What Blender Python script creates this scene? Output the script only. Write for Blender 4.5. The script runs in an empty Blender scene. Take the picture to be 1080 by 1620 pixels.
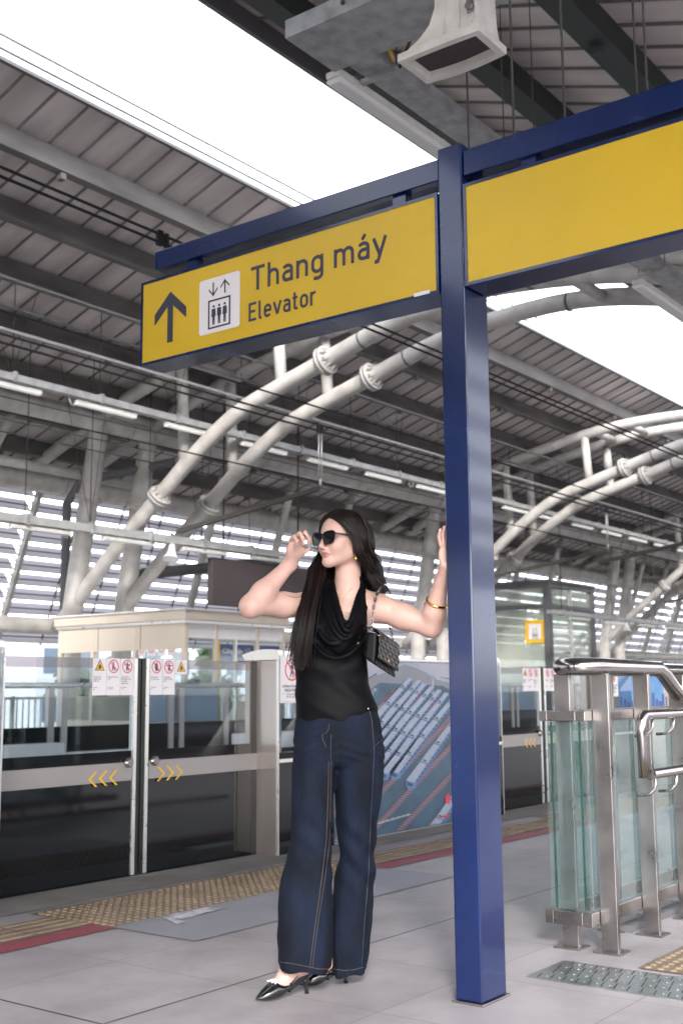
import bpy, bmesh, math, random
import numpy as np
from mathutils import Vector, Matrix
from mathutils.bvhtree import BVHTree

# ------------------------------------------------------------------ camera, sky, sun, exposure
SC = bpy.context.scene
COL = SC.collection
YAW, PITCH, ROLL, FPX, EYE = 0.926712665, 0.153164325, -0.00801420352, 1836.0, 1.06
def _axes():
    f = np.array([math.sin(YAW) * math.cos(PITCH), math.cos(YAW) * math.cos(PITCH), math.sin(PITCH)])
    r = np.array([math.cos(YAW), -math.sin(YAW), 0.0])
    u = np.cross(r, f)
    c, s = math.cos(ROLL), math.sin(ROLL)
    return c * r + s * u, -s * r + c * u, f
RT, UP, FW = _axes()
CAM = np.array([0, 0, EYE])
cd = bpy.data.cameras.new("camera")
cam = bpy.data.objects.new("camera", cd)
COL.objects.link(cam)
cam.matrix_world = Matrix(((RT[0], UP[0], -FW[0], 0), (RT[1], UP[1], -FW[1], 0), (RT[2], UP[2], -FW[2], EYE), (0, 0, 0, 1)))
cd.sensor_fit = 'VERTICAL'
cd.sensor_height = 36.0
cd.lens = FPX / 1620 * 36
cd.clip_start, cd.clip_end = 0.05, 3000
cd.dof.use_dof = True
cd.dof.focus_distance = 4.35
cd.dof.aperture_fstop = 4.5
SC.camera = cam
SUN_EL, SUN_AZ = math.radians(28), math.radians(232)      # azimuth measured from +y towards +x
w = bpy.data.worlds.new("World")
SC.world = w
w.use_nodes = True
nt = w.node_tree
nt.nodes.clear()
sky = nt.nodes.new('ShaderNodeTexSky')
sky.sky_type = 'NISHITA'
sky.sun_disc = False
sky.sun_elevation = SUN_EL
sky.sun_rotation = SUN_AZ
sky.air_density = 1.0
sky.dust_density = 1.5
sky.ozone_density = 1.0
hs = nt.nodes.new('ShaderNodeHueSaturation')
hs.inputs['Saturation'].default_value = 0.22
bg = nt.nodes.new('ShaderNodeBackground')
bg.inputs['Strength'].default_value = 0.15
wo = nt.nodes.new('ShaderNodeOutputWorld')
nt.links.new(sky.outputs[0], hs.inputs['Color'])
nt.links.new(hs.outputs[0], bg.inputs['Color'])
nt.links.new(bg.outputs[0], wo.inputs['Surface'])
sl = bpy.data.lights.new("sun", 'SUN')
sl.energy = 0.8
sl.angle = math.radians(9)
sl.color = (1.0, 0.95, 0.88)
so = bpy.data.objects.new("sun", sl)
COL.objects.link(so)
sd = Vector((math.sin(SUN_AZ) * math.cos(SUN_EL), math.cos(SUN_AZ) * math.cos(SUN_EL), math.sin(SUN_EL)))
so.rotation_euler = sd.to_track_quat('Z', 'Y').to_euler()
SC.view_settings.view_transform = 'Standard'
SC.view_settings.look = 'None'
SC.view_settings.exposure = 2.6
SC.view_settings.gamma = 1.0
SC.cycles.max_bounces = 10
SC.cycles.transparent_max_bounces = 24
SC.cycles.use_denoising = True
rnd = random.Random(7)

# ------------------------------------------------------------------ measuring: a point of the place from its bearing
def ray(px, py):
    return (RT * (px - 540) - UP * (py - 810)) / FPX + FW
def at(px, py, x=None, y=None, z=None):
    d = ray(px, py)
    t = x / d[0] if x is not None else (y / d[1] if y is not None else (z - EYE) / d[2])
    return Vector(CAM + t * d)

# ------------------------------------------------------------------ materials
def mat(name, base, rough=0.5, metal=0.0, var=0.12, nscale=6.0, bump=0.0, bscale=60.0, rvar=0.1, spec=0.5, coat=0.0,
        dirt=None, stretch=(1, 1, 1), emit=None, sss=0.0, sheen=0.0):
    m = bpy.data.materials.new(name)
    m.use_nodes = True
    n = m.node_tree.nodes
    L = m.node_tree.links
    b = n['Principled BSDF']
    tc = n.new('ShaderNodeTexCoord')
    mp = n.new('ShaderNodeMapping')
    mp.inputs['Scale'].default_value = stretch
    L.new(tc.outputs['Object'], mp.inputs['Vector'])
    no = n.new('ShaderNodeTexNoise')
    no.inputs['Scale'].default_value = nscale
    no.inputs['Detail'].default_value = 6
    L.new(mp.outputs[0], no.inputs['Vector'])
    cr = n.new('ShaderNodeValToRGB')
    d = dirt if dirt else [c * (1 - var) for c in base]
    e = [min(1, c * (1 + var * 0.6)) for c in base]
    cr.color_ramp.elements[0].position = 0.32
    cr.color_ramp.elements[1].position = 0.68
    cr.color_ramp.elements[0].color = (*d[:3], 1)
    cr.color_ramp.elements[1].color = (*e, 1)
    L.new(no.outputs['Fac'], cr.inputs['Fac'])
    L.new(cr.outputs['Color'], b.inputs['Base Color'])
    mr = n.new('ShaderNodeMapRange')
    mr.inputs['To Min'].default_value = max(0.02, rough - rvar)
    mr.inputs['To Max'].default_value = min(1, rough + rvar)
    L.new(no.outputs['Fac'], mr.inputs['Value'])
    L.new(mr.outputs[0], b.inputs['Roughness'])
    b.inputs['Metallic'].default_value = metal
    b.inputs['Specular IOR Level'].default_value = spec
    b.inputs['Coat Weight'].default_value = coat
    b.inputs['Coat Roughness'].default_value = 0.08
    if sss:
        b.inputs['Subsurface Weight'].default_value = sss
        b.inputs['Subsurface Radius'].default_value = (0.012, 0.004, 0.002)
        b.inputs['Subsurface Scale'].default_value = 1.0
    if sheen:
        b.inputs['Sheen Weight'].default_value = sheen
    if emit:
        b.inputs['Emission Color'].default_value = (*emit[:3], 1)
        b.inputs['Emission Strength'].default_value = emit[3]
    if bump:
        n2 = n.new('ShaderNodeTexNoise')
        n2.inputs['Scale'].default_value = bscale
        n2.inputs['Detail'].default_value = 4
        L.new(mp.outputs[0], n2.inputs['Vector'])
        bp = n.new('ShaderNodeBump')
        bp.inputs['Strength'].default_value = bump
        bp.inputs['Distance'].default_value = 0.01
        L.new(n2.outputs['Fac'], bp.inputs['Height'])
        L.new(bp.outputs[0], b.inputs['Normal'])
    return m

def glass(name, tint=(0.86, 0.93, 0.92), ior=1.5, rough=0.0, strength=1.0, body=None, bodyamt=0.0):
    m = bpy.data.materials.new(name)
    m.use_nodes = True
    n = m.node_tree.nodes
    L = m.node_tree.links
    n.clear()
    o = n.new('ShaderNodeOutputMaterial')
    tr = n.new('ShaderNodeBsdfTransparent')
    tr.inputs['Color'].default_value = (*tint, 1)
    gl = n.new('ShaderNodeBsdfGlossy')
    gl.inputs['Roughness'].default_value = rough
    gl.inputs['Color'].default_value = (0.95, 0.97, 1, 1)
    fr = n.new('ShaderNodeFresnel')
    fr.inputs['IOR'].default_value = ior
    mx = n.new('ShaderNodeMixShader')
    mul = n.new('ShaderNodeMath')
    mul.operation = 'MULTIPLY'
    mul.inputs[1].default_value = strength
    mul.use_clamp = True
    gm = n.new('ShaderNodeNewGeometry')          # only the outer face of a pane mirrors
    ff = n.new('ShaderNodeMath')
    ff.operation = 'SUBTRACT'
    ff.inputs[0].default_value = 1.0
    L.new(gm.outputs['Backfacing'], ff.inputs[1])
    m3 = n.new('ShaderNodeMath')
    m3.operation = 'MULTIPLY'
    L.new(fr.outputs[0], m3.inputs[0])
    L.new(ff.outputs[0], m3.inputs[1])
    L.new(m3.outputs[0], mul.inputs[0])
    L.new(mul.outputs[0], mx.inputs['Fac'])
    src = tr
    if body:
        df = n.new('ShaderNodeBsdfDiffuse')
        df.inputs['Color'].default_value = (*body, 1)
        m2 = n.new('ShaderNodeMixShader')
        nz = n.new('ShaderNodeTexNoise')
        nz.inputs['Scale'].default_value = 3
        nz.inputs['Detail'].default_value = 5
        mr = n.new('ShaderNodeMapRange')
        mr.inputs['To Min'].default_value = bodyamt * 0.6
        mr.inputs['To Max'].default_value = bodyamt * 1.4
        L.new(nz.outputs['Fac'], mr.inputs['Value'])
        L.new(mr.outputs[0], m2.inputs['Fac'])
        L.new(tr.outputs[0], m2.inputs[1])
        L.new(df.outputs[0], m2.inputs[2])
        src = m2
    L.new(src.outputs[0], mx.inputs[1])
    L.new(gl.outputs[0], mx.inputs[2])
    L.new(mx.outputs[0], o.inputs['Surface'])
    return m

M = dict(
    navy=mat('navy_paint', (0.0025, 0.0125, 0.073), 0.26, 0, 0.35, 2.2, 0.03, 9, 0.08, 0.35, coat=0.6),
    yellow=mat('yellow_sign_face', (0.57, 0.372, 0.014), 0.36, 0, 0.10, 1.3, 0, 1, 0.10),
    ink=mat('dark_lettering', (0.028, 0.03, 0.055), 0.45),
    white=mat('white_paint', (0.75, 0.74, 0.75), 0.4, 0, 0.06),
    offwhite=mat('offwhite_plastic', (0.72, 0.70, 0.68), 0.45, 0, 0.1, 9, dirt=(0.60, 0.57, 0.52)),
    tube=mat('pale_grey_tube_paint', (0.52, 0.50, 0.49), 0.42, 0, 0.2, 3.5, 0.02, 12, rvar=0.1, dirt=(0.40, 0.38, 0.365)),
    roofp=mat('grey_roof_sheet', (0.62, 0.565, 0.56), 0.6, 0, 0.30, 1.1, stretch=(2.2, 0.22, 1), dirt=(0.44, 0.395, 0.39)),
    purlin=mat('dark_grey_purlin', (0.165, 0.153, 0.152), 0.6, 0, 0.4, 1.2, stretch=(0.8, 3, 3)),
    purlin_green=mat('dark_green_purlin', (0.040, 0.050, 0.050), 0.5, 0, 0.2, 1.2, stretch=(0.4, 3, 3)),
    galv=mat('galvanised_steel', (0.40, 0.41, 0.425), 0.42, 0.35, 0.3, 9, 0.04, 20, 0.14),
    tray=mat('galvanised_tray', (0.46, 0.46, 0.47), 0.5, 0.25, 0.2, 6, rvar=0.1),
    steel=mat('brushed_stainless', (0.34, 0.318, 0.315), 0.30, 1.0, 0.25, 7, 0.015, 160, 0.1, stretch=(1, 1, 1)),
    steel_tube=mat('polished_stainless', (0.46, 0.43, 0.42), 0.17, 1.0, 0.08, 6, 0.008, 200, 0.06),
    steel_warm=mat('brushed_screen_steel', (0.53, 0.48, 0.46), 0.34, 0.85, 0.08, 2, 0.01, 140, 0.06, stretch=(4, 4, 0.3)),
    alu=mat('aluminium_edge', (0.72, 0.71, 0.70), 0.3, 0.7, 0.05),
    plate=mat('worn_steel_plate', (0.36, 0.38, 0.40), 0.36, 0.85, 0.35, 7, 0.04, 30, 0.14),
    cable=mat('black_cable', (0.012, 0.012, 0.014), 0.6),
    rust=mat('dark_hanger', (0.06, 0.055, 0.05), 0.7),
    blackglass=mat('black_screen_glass', (0.006, 0.007, 0.009), 0.06, 0, 0.2, 2, 0, 1, 0.03, 0.6),
    blackframe=mat('black_frame', (0.012, 0.012, 0.013), 0.35),
    band=mat('grey_door_band', (0.30, 0.275, 0.275), 0.42, 0.15, 0.05, 2),
    lamp=mat('tube_lamp_diffuser', (0.72, 0.72, 0.72), 0.35, 0, 0.03),
    lamp_on=mat('lit_tube_diffuser', (0.8, 0.8, 0.8), 0.4, 0, 0.02, emit=(1, 0.99, 0.95, 0.05)),
    frame_grey=mat('dark_grey_frame', (0.12, 0.12, 0.13), 0.5),
    cream=mat('cream_cabin_panel', (0.62, 0.545, 0.47), 0.5, 0, 0.06, 1),
    concrete=mat('grey_concrete', (0.37, 0.35, 0.335), 0.75, 0, 0.15, 2, 0.1, 40),
    dark_concrete=mat('track_bed_concrete', (0.36, 0.35, 0.34), 0.85, 0, 0.2, 1.5, 0.1, 20),
    tactile=mat('yellow_tactile_tile', (0.235, 0.172, 0.118), 0.6, 0, 0.22, 5, 0.05, 60, dirt=(0.165, 0.125, 0.09)),
    red=mat('red_floor_paint', (0.27, 0.04, 0.06), 0.5, 0, 0.2, 14, dirt=(0.19, 0.06, 0.075)),
    redink=mat('red_print', (0.62, 0.05, 0.10), 0.5),
    chev=mat('yellow_chevron', (0.72, 0.42, 0.02), 0.45),
    gold=mat('polished_gold', (0.85, 0.55, 0.20), 0.16, 1.0, 0.04),
    print_white=mat('printed_white_sheet', (0.70, 0.67, 0.70), 0.5, 0, 0.03),
    blue_sign=mat('blue_station_sign', (0.03, 0.07, 0.30), 0.4),
    foliage=mat('dark_tree_leaves', (0.030, 0.055, 0.022), 0.6, 0, 0.4, 3),
    bark=mat('tree_bark', (0.08, 0.06, 0.045), 0.8),
    city=mat('pale_city_wall', (0.42, 0.42, 0.44), 0.7, 0, 0.06, 0.05),
    city_glass=mat('city_window', (0.07, 0.10, 0.14), 0.15),
    ground=mat('far_ground', (0.16, 0.17, 0.15), 0.9, 0, 0.3, 0.02),
    brown=mat('dark_back_panel', (0.055, 0.042, 0.046), 0.6, 0, 0.08, 1),
    clear=glass('clear_glass', (0.95, 0.97, 0.965), 1.5, 0, 1.0),
    door_glass=glass('screen_door_glass', (0.72, 0.77, 0.81), 1.5, 0.0, 1.3),
    rail_glass=glass('greenish_rail_glass', (0.88, 0.94, 0.94), 1.5, 0.0, 1.2, body=(0.42, 0.52, 0.54), bodyamt=0.05),
    tint=glass('painted_reflection_strip', (0.50, 0.48, 0.52), 1.5, 0.02, 1.6),  # dark tint imitates a reflection along the top of the door glass
    glass_edge=mat('green_glass_edge', (0.010, 0.060, 0.046), 0.15, 0, 0.15, 8),
    lift_glass=glass('lift_shaft_glass', (0.80, 0.86, 0.82), 1.6, 0.0, 1.3, body=(0.60, 0.64, 0.58), bodyamt=0.42),  # pale greenish body colour stands in for reflections on the lift glass
)

def translucent(name, col, amt):
    m = mat(name, col, 0.55, 0, 0.08, 0.6)
    n, L = m.node_tree.nodes, m.node_tree.links
    tl = n.new('ShaderNodeBsdfTranslucent')
    tl.inputs['Color'].default_value = (*col, 1)
    mx = n.new('ShaderNodeMixShader')
    mx.inputs['Fac'].default_value = amt
    L.new(n['Principled BSDF'].outputs[0], mx.inputs[1])
    L.new(tl.outputs[0], mx.inputs[2])
    L.new(mx.outputs[0], n['Material Output'].inputs['Surface'])
    return m
M['slat'] = translucent('translucent_louvre', (0.72, 0.70, 0.74), 0.76)
M['poster'] = M['print_white']

# ------------------------------------------------------------------ mesh builder
class MB:
    def __init__(s):
        s.v, s.f, s.mi, s.sm = [], [], [], []
        s.cur, s.smooth = 0, False
    def add(s, vs, fs, smooth=None):
        o = len(s.v)
        s.v += [tuple(map(float, p)) for p in vs]
        for f in fs:
            s.f.append(tuple(i + o for i in f))
            s.mi.append(s.cur)
            s.sm.append(s.smooth if smooth is None else smooth)
        return s
    def box(s, x0, x1, y0, y1, z0, z1):
        return s.add([(x0, y0, z0), (x1, y0, z0), (x1, y1, z0), (x0, y1, z0), (x0, y0, z1), (x1, y0, z1), (x1, y1, z1), (x0, y1, z1)],
                     [(0, 3, 2, 1), (4, 5, 6, 7), (0, 1, 5, 4), (1, 2, 6, 5), (2, 3, 7, 6), (3, 0, 4, 7)], False)
    def obox(s, c, ex, ey, ez):
        c, ex, ey, ez = map(Vector, (c, ex, ey, ez))
        vs = [c + a * ex + b * ey + d * ez for d in (-1, 1) for a, b in ((-1, -1), (1, -1), (1, 1), (-1, 1))]
        return s.add(vs, [(0, 3, 2, 1), (4, 5, 6, 7), (0, 1, 5, 4), (1, 2, 6, 5), (2, 3, 7, 6), (3, 0, 4, 7)], False)
    def bar(s, a, b, w, h, up=(0, 0, 1)):
        a, b = Vector(a), Vector(b)
        d = (b - a)
        t = d.normalized()
        r = t.cross(Vector(up))
        if r.length < 1e-5:
            r = t.cross(Vector((1, 0, 0)))
        r.normalize()
        u = r.cross(t)
        return s.obox((a + b) / 2, d / 2, r * w / 2, u * h / 2)
    def tube(s, pts, r, n=10, caps=True, closed=False):
        P = [Vector(p) for p in pts]
        m = len(P)
        R = r if isinstance(r, (list, tuple)) else [r] * m
        t0 = (P[1] - P[0]).normalized()
        ref = Vector((0, 0, 1)) if abs(t0.z) < 0.9 else Vector((1, 0, 0))
        a = t0.cross(ref).normalized()
        vs = []
        for i in range(m):
            if closed:
                t = (P[(i + 1) % m] - P[i - 1])
            else:
                t = P[min(i + 1, m - 1)] - P[max(i - 1, 0)]
            t.normalize()
            a = (a - t * a.dot(t))
            if a.length < 1e-6:
                a = t.orthogonal()
            a.normalize()
            b = t.cross(a)
            for k in range(n):
                q = 2 * math.pi * k / n
                vs.append(P[i] + (a * math.cos(q) + b * math.sin(q)) * R[i])
        fs = []
        for i in range(m if closed else m - 1):
            j = (i + 1) % m
            for k in range(n):
                fs.append((i * n + k, i * n + (k + 1) % n, j * n + (k + 1) % n, j * n + k))
        s.add(vs, fs, True)
        if caps and not closed:
            o = len(s.v) - len(vs)
            s.f.append(tuple(o + k for k in reversed(range(n)))); s.mi.append(s.cur); s.sm.append(False)
            s.f.append(tuple(o + (m - 1) * n + k for k in range(n))); s.mi.append(s.cur); s.sm.append(False)
        return s
    def sheet(s, x0, x1, y0, y1, z):
        return s.add([(x0, y0, z), (x1, y0, z), (x1, y1, z), (x0, y1, z)], [(0, 1, 2, 3)], False)
    def poly(s, pts):
        return s.add(pts, [tuple(range(len(pts)))], False)
    def prism(s, pts, d):
        d = Vector(d)
        n = len(pts)
        P = [Vector(p) for p in pts]
        nn = Vector((0, 0, 0))
        for i in range(n):
            nn += P[i].cross(P[(i + 1) % n])
        if nn.dot(d) < 0:
            P.reverse()
        vs = P + [p + d for p in P]
        fs = [tuple(reversed(range(n))), tuple(range(n, 2 * n))] + [(i, (i + 1) % n, n + (i + 1) % n, n + i) for i in range(n)]
        return s.add(vs, fs, False)
    def ball(s, c, r, n=10, m=6):
        rx, ry, rz = (r, r, r) if not isinstance(r, (tuple, list)) else r
        c = Vector(c)
        vs = [c + Vector((0, 0, -rz))]
        for i in range(1, m):
            th = -math.pi / 2 + math.pi * i / m
            for k in range(n):
                q = 2 * math.pi * k / n
                vs.append(c + Vector((rx * math.cos(th) * math.cos(q), ry * math.cos(th) * math.sin(q), rz * math.sin(th))))
        vs.append(c + Vector((0, 0, rz)))
        fs = [(0, 1 + (k + 1) % n, 1 + k) for k in range(n)]
        for i in range(m - 2):
            for k in range(n):
                a, b = 1 + i * n + k, 1 + i * n + (k + 1) % n
                fs.append((a, b, b + n, a + n))
        e = len(vs) - 1
        fs += [(e, e - n + k, e - n + (k + 1) % n) for k in range(n)]
        return s.add(vs, fs, True)
    def ring(s, c, r, axis_u, axis_v, w, d, n=28):
        """flat ring (annulus) of width w and thickness d"""
        c, U, V = Vector(c), Vector(axis_u).normalized(), Vector(axis_v).normalized()
        N = U.cross(V)
        vs, fs = [], []
        for k in range(n):
            q = 2 * math.pi * k / n
            e = U * math.cos(q) + V * math.sin(q)
            for rr, zz in ((r, 0), (r, d), (r - w, d), (r - w, 0)):
                vs.append(c + e * rr + N * zz)
        for k in range(n):
            j = (k + 1) % n
            for i in range(4):
                fs.append((k * 4 + i, j * 4 + i, j * 4 + (i + 1) % 4, k * 4 + (i + 1) % 4))
        return s.add(vs, fs, False)
    def build(s, name, m, parent=None, bevel=0.0, seg=2):
        me = bpy.data.meshes.new(name)
        me.from_pydata(s.v, [], s.f)
        ms = m if isinstance(m, (list, tuple)) else [m]
        for x in ms:
            me.materials.append(x)
        me.polygons.foreach_set('material_index', s.mi)
        me.polygons.foreach_set('use_smooth', s.sm)
        me.update()
        o = bpy.data.objects.new(name, me)
        COL.objects.link(o)
        if parent is not None:
            o.parent = parent
            o.matrix_parent_inverse = Matrix.Translation(parent.location).inverted() if parent.parent is None else Matrix.Translation(parent.matrix_world.translation).inverted()
        if bevel:
            bv = o.modifiers.new('bevel', 'BEVEL')
            bv.width = bevel
            bv.segments = seg
            bv.limit_method = 'ANGLE'
            bv.angle_limit = math.radians(40)
        return o

def thing(name, label, cat, loc=(0, 0, 0), group=None):
    o = bpy.data.objects.new(name, None)
    COL.objects.link(o)
    o.location = loc
    o.empty_display_size = 0.1
    o.matrix_world = Matrix.Translation(loc)
    return tag(o, label, cat, group)
def tag(o, label, cat, group=None):
    o['label'] = label
    o['category'] = cat
    if group:
        o['group'] = group
    return o
def struct(o):
    o['kind'] = 'structure'
    return o
def dup(o, delta):
    """copy of a thing with its parts and sub-parts, moved by delta"""
    c = o.copy()
    COL.objects.link(c)
    c.location = Vector(o.location) + Vector(delta)
    c.matrix_world = Matrix.Translation(c.location)
    for ch in list(o.children):
        k = ch.copy()
        COL.objects.link(k)
        k.parent = c
        for g in list(ch.children):
            q = g.copy()
            COL.objects.link(q)
            q.parent = k
    return c
def text(body, size, origin, ux, uy, m, parent, name='lettering', align='LEFT', bold=0.0, sx=1.0, depth=0.0008, spacing=1.0, line=1.0):
    cu = bpy.data.curves.new('t', 'FONT')
    cu.body = body
    cu.size = size
    cu.align_x = align
    cu.offset = bold
    cu.extrude = depth
    cu.space_character = spacing
    cu.space_line = line
    cu.resolution_u = 4
    to = bpy.data.objects.new('t', cu)
    COL.objects.link(to)
    dg = bpy.context.evaluated_depsgraph_get()
    me = bpy.data.meshes.new_from_object(to.evaluated_get(dg))
    bpy.data.objects.remove(to)
    ux, uy = Vector(ux).normalized(), Vector(uy).normalized()
    n = ux.cross(uy)
    T = Matrix(((ux.x * sx, uy.x, n.x, origin[0]), (ux.y * sx, uy.y, n.y, origin[1]), (ux.z * sx, uy.z, n.z, origin[2]), (0, 0, 0, 1)))
    me.transform(T)
    me.materials.clear()
    me.materials.append(m)
    me.name = name
    o = bpy.data.objects.new(name, me)
    COL.objects.link(o)
    o.parent = parent
    if parent is not None:
        o.matrix_parent_inverse = Matrix.Translation(parent.matrix_world.translation).inverted()
    return o
ORD = ['first', 'second', 'third', 'fourth', 'fifth', 'sixth', 'seventh', 'eighth', 'ninth', 'tenth', 'eleventh', 'twelfth', 'thirteenth', 'fourteenth', 'fifteenth', 'sixteenth', 'seventeenth', 'eighteenth', 'nineteenth', 'twentieth']
# ------------------------------------------------------------------ ground, platforms, track bed
XA, XB = -30.0, 150.0
M['edge_grey'] = mat('platform_edge_concrete', (0.235, 0.22, 0.215), 0.7, 0, 0.25, 3, 0.08, 40)
def floor_mat():
    m = mat('platform_tiles', (0.345, 0.32, 0.342), 0.42, 0, 0.10, 1.6, 0.04, 90, 0.08)
    n = m.node_tree.nodes
    L = m.node_tree.links
    b = n['Principled BSDF']
    tc = n.new('ShaderNodeTexCoord')
    sp = n.new('ShaderNodeSeparateXYZ')
    L.new(tc.outputs['Object'], sp.inputs[0])
    def math_(op, a, bb=None):
        q = n.new('ShaderNodeMath')
        q.operation = op
        for i, v in enumerate((a, bb)):
            if v is None:
                continue
            if isinstance(v, (int, float)):
                q.inputs[i].default_value = v
            else:
                L.new(v, q.inputs[i])
        return q.outputs[0]
    def joint(co, off, pitch, half):
        t = math_('MODULO', math_('ADD', math_('SUBTRACT', co, off), pitch * 400.5), pitch)
        return math_('LESS_THAN', math_('ABSOLUTE', math_('SUBTRACT', t, pitch / 2)), half)
    thin = math_('MAXIMUM', joint(sp.outputs[0], 2.70, 0.63, 0.0022), joint(sp.outputs[1], 3.01, 0.645, 0.0022))
    thick = math_('MAXIMUM', joint(sp.outputs[0], 2.70, 6.3, 0.0055), joint(sp.outputs[1], 3.01, 3.87, 0.0055))
    # every slab its own tone
    fx = math_('FLOOR', math_('DIVIDE', math_('SUBTRACT', sp.outputs[0], 2.70), 0.63))
    fy = math_('FLOOR', math_('DIVIDE', math_('SUBTRACT', sp.outputs[1], 3.01), 0.645))
    cmb = n.new('ShaderNodeCombineXYZ')
    L.new(fx, cmb.inputs[0]); L.new(fy, cmb.inputs[1])
    wn = n.new('ShaderNodeTexWhiteNoise')
    L.new(cmb.outputs[0], wn.inputs['Vector'])
    tone = math_('ADD', math_('MULTIPLY', wn.outputs['Value'], 0.13), 0.93)
    old = b.inputs['Base Color'].links[0].from_socket
    sp2 = n.new('ShaderNodeTexNoise')
    sp2.inputs['Scale'].default_value = 260
    L.new(tc.outputs['Object'], sp2.inputs['Vector'])
    stn = n.new('ShaderNodeTexNoise')
    stn.inputs['Scale'].default_value = 2.7
    stn.inputs['Detail'].default_value = 9
    stn.inputs['Roughness'].default_value = 0.68
    L.new(tc.outputs['Object'], stn.inputs['Vector'])
    smr = n.new('ShaderNodeMapRange')
    smr.inputs['From Min'].default_value = 0.36
    smr.inputs['From Max'].default_value = 0.56
    smr.inputs['To Min'].default_value = 0.80
    smr.inputs['To Max'].default_value = 1.0
    L.new(stn.outputs['Fac'], smr.inputs['Value'])
    spt = n.new('ShaderNodeTexVoronoi')
    spt.inputs['Scale'].default_value = 5.5
    L.new(tc.outputs['Object'], spt.inputs['Vector'])
    sp3 = n.new('ShaderNodeMapRange')
    sp3.inputs['From Min'].default_value = 0.03
    sp3.inputs['From Max'].default_value = 0.07
    sp3.inputs['To Min'].default_value = 0.86
    sp3.inputs['To Max'].default_value = 1.0
    L.new(spt.outputs['Distance'], sp3.inputs['Value'])
    tone = math_('MULTIPLY', math_('MULTIPLY', tone, smr.outputs[0]), sp3.outputs[0])
    tone2 = math_('MULTIPLY', tone, math_('ADD', math_('MULTIPLY', sp2.outputs['Fac'], 0.3), 0.85))
    vm = n.new('ShaderNodeVectorMath')
    vm.operation = 'SCALE'
    L.new(old, vm.inputs[0]); L.new(tone2, vm.inputs['Scale'])
    mx = n.new('ShaderNodeMix'); mx.data_type = 'RGBA'
    L.new(math_('MULTIPLY', thin, 0.6), mx.inputs['Factor'])
    L.new(vm.outputs[0], mx.inputs['A'])
    mx.inputs['B'].default_value = (0.07, 0.065, 0.065, 1)
    m2 = n.new('ShaderNodeMix'); m2.data_type = 'RGBA'
    L.new(math_('MULTIPLY', thick, 0.9), m2.inputs['Factor'])
    L.new(mx.outputs['Result'], m2.inputs['A'])
    m2.inputs['B'].default_value = (0.02, 0.02, 0.022, 1)
    L.new(m2.outputs['Result'], b.inputs['Base Color'])
    return m
FLOOR = floor_mat()
struct(MB().box(XA, XB, -4.0, 5.20, -0.9, 0.0).build('platform_floor', FLOOR))
struct(MB().box(XA, XB, 12.45, 18.6, -0.9, 0.0).build('far_platform_floor', M['concrete']))
struct(MB().sheet(XA, XB, 4.80, 5.20, 0.004).build('platform_edge_strip', M['edge_grey']))
struct(MB().box(XA, XB, 5.2, 12.45, -1.6, -1.3).build('track_bed', M['dark_concrete']))
g = MB()
for yt in (7.05, 10.75):
    for s in (-0.72, 0.72):
        g.box(XA, XB, yt + s - 0.035, yt + s + 0.035, -1.3, -1.13)
struct(g.build('rails', M['rust']))
struct(MB().add([(-1500, -1500, -9), (2500, -1500, -9), (2500, 2500, -9), (-1500, 2500, -9)], [(0, 1, 2, 3)]).build('ground', M['ground']))

# door zone paving, red line, tactile strips: raised studs and bars are real
DZ0, DZ1, PER = 3.78, 5.93, 5.2
ZONE = mat('bluish_door_zone_tile', (0.26, 0.26, 0.305), 0.5, 0, 0.1, 3, 0.04, 90)
z, r_, tb, ar = MB(), MB(), MB(), MB()
def stud_field(mb, x0, x1, y0, y1, pitch=0.05, z0=0.004, r=0.0165, h=0.006):
    nx, ny = int((x1 - x0) / pitch), int((y1 - y0) / pitch)
    for i in range(nx):
        for j in range(ny):
            cx, cy = x0 + (i + 0.5) * pitch, y0 + (j + 0.5) * pitch
            vs, fs = [], []
            for rr, zz in ((r, 0), (r * 0.72, h)):
                for k in range(8):
                    vs.append((cx + rr * math.cos(k * math.pi / 4), cy + rr * math.sin(k * math.pi / 4), z0 + zz))
            for k in range(8):
                fs.append((k, (k + 1) % 8, 8 + (k + 1) % 8, 8 + k))
            fs.append(tuple(range(8, 16)))
            mb.add(vs, fs, False)
for k in range(-2, 9):
    o = k * PER
    z.sheet(DZ0 + o, DZ1 + o, 3.64, 4.17, 0.004)
    tb.sheet(DZ0 + o, DZ1 + o, 4.172, 4.75, 0.004)
    if k in (0, 1):
        stud_field(tb, DZ0 + o, DZ1 + o, 4.17, 4.75)
    xa, xb = DZ1 + o, DZ0 + o + PER
    r_.sheet(xa, xb, 4.135, 4.285, 0.004)
    tb.sheet(xa, xb, 4.30, 4.60, 0.004)
    if -1 <= k <= 2:
        n = int((xb - xa) / 0.3)
        for i in range(n):
            for j in range(4):
                c0 = xa + i * (xb - xa) / n
                yy = 4.3 + 0.0375 + 0.075 * j
                tb.box(c0 + 0.012, c0 + (xb - xa) / n - 0.012, yy - 0.014, yy + 0.014, 0.004, 0.009)
    for cx in (DZ0 + o + 0.28, DZ1 + o - 1.0):
        ar.add([(cx, 4.02, 0.008), (cx + 0.34, 4.05, 0.008), (cx + 0.30, 4.13, 0.008), (cx + 0.06, 4.15, 0.008)], [(0, 1, 2, 3)])
        ar.add([(cx - 0.08, 3.95, 0.008), (cx - 0.02, 3.95, 0.008), (cx + 0.05, 4.12, 0.008), (cx + 0.01, 4.14, 0.008)], [(0, 1, 2, 3)])
struct(z.build('door_zone_paving', ZONE))
struct(tb.build('tactile_paving', M['tactile']))
struct(r_.build('red_floor_line', M['red']))
M['worn_white'] = mat('worn_white_floor_paint', (0.55, 0.54, 0.57), 0.6, 0, 0.3, 20, dirt=(0.30, 0.30, 0.34))
struct(ar.build('white_floor_arrows', M['worn_white']))
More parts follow.
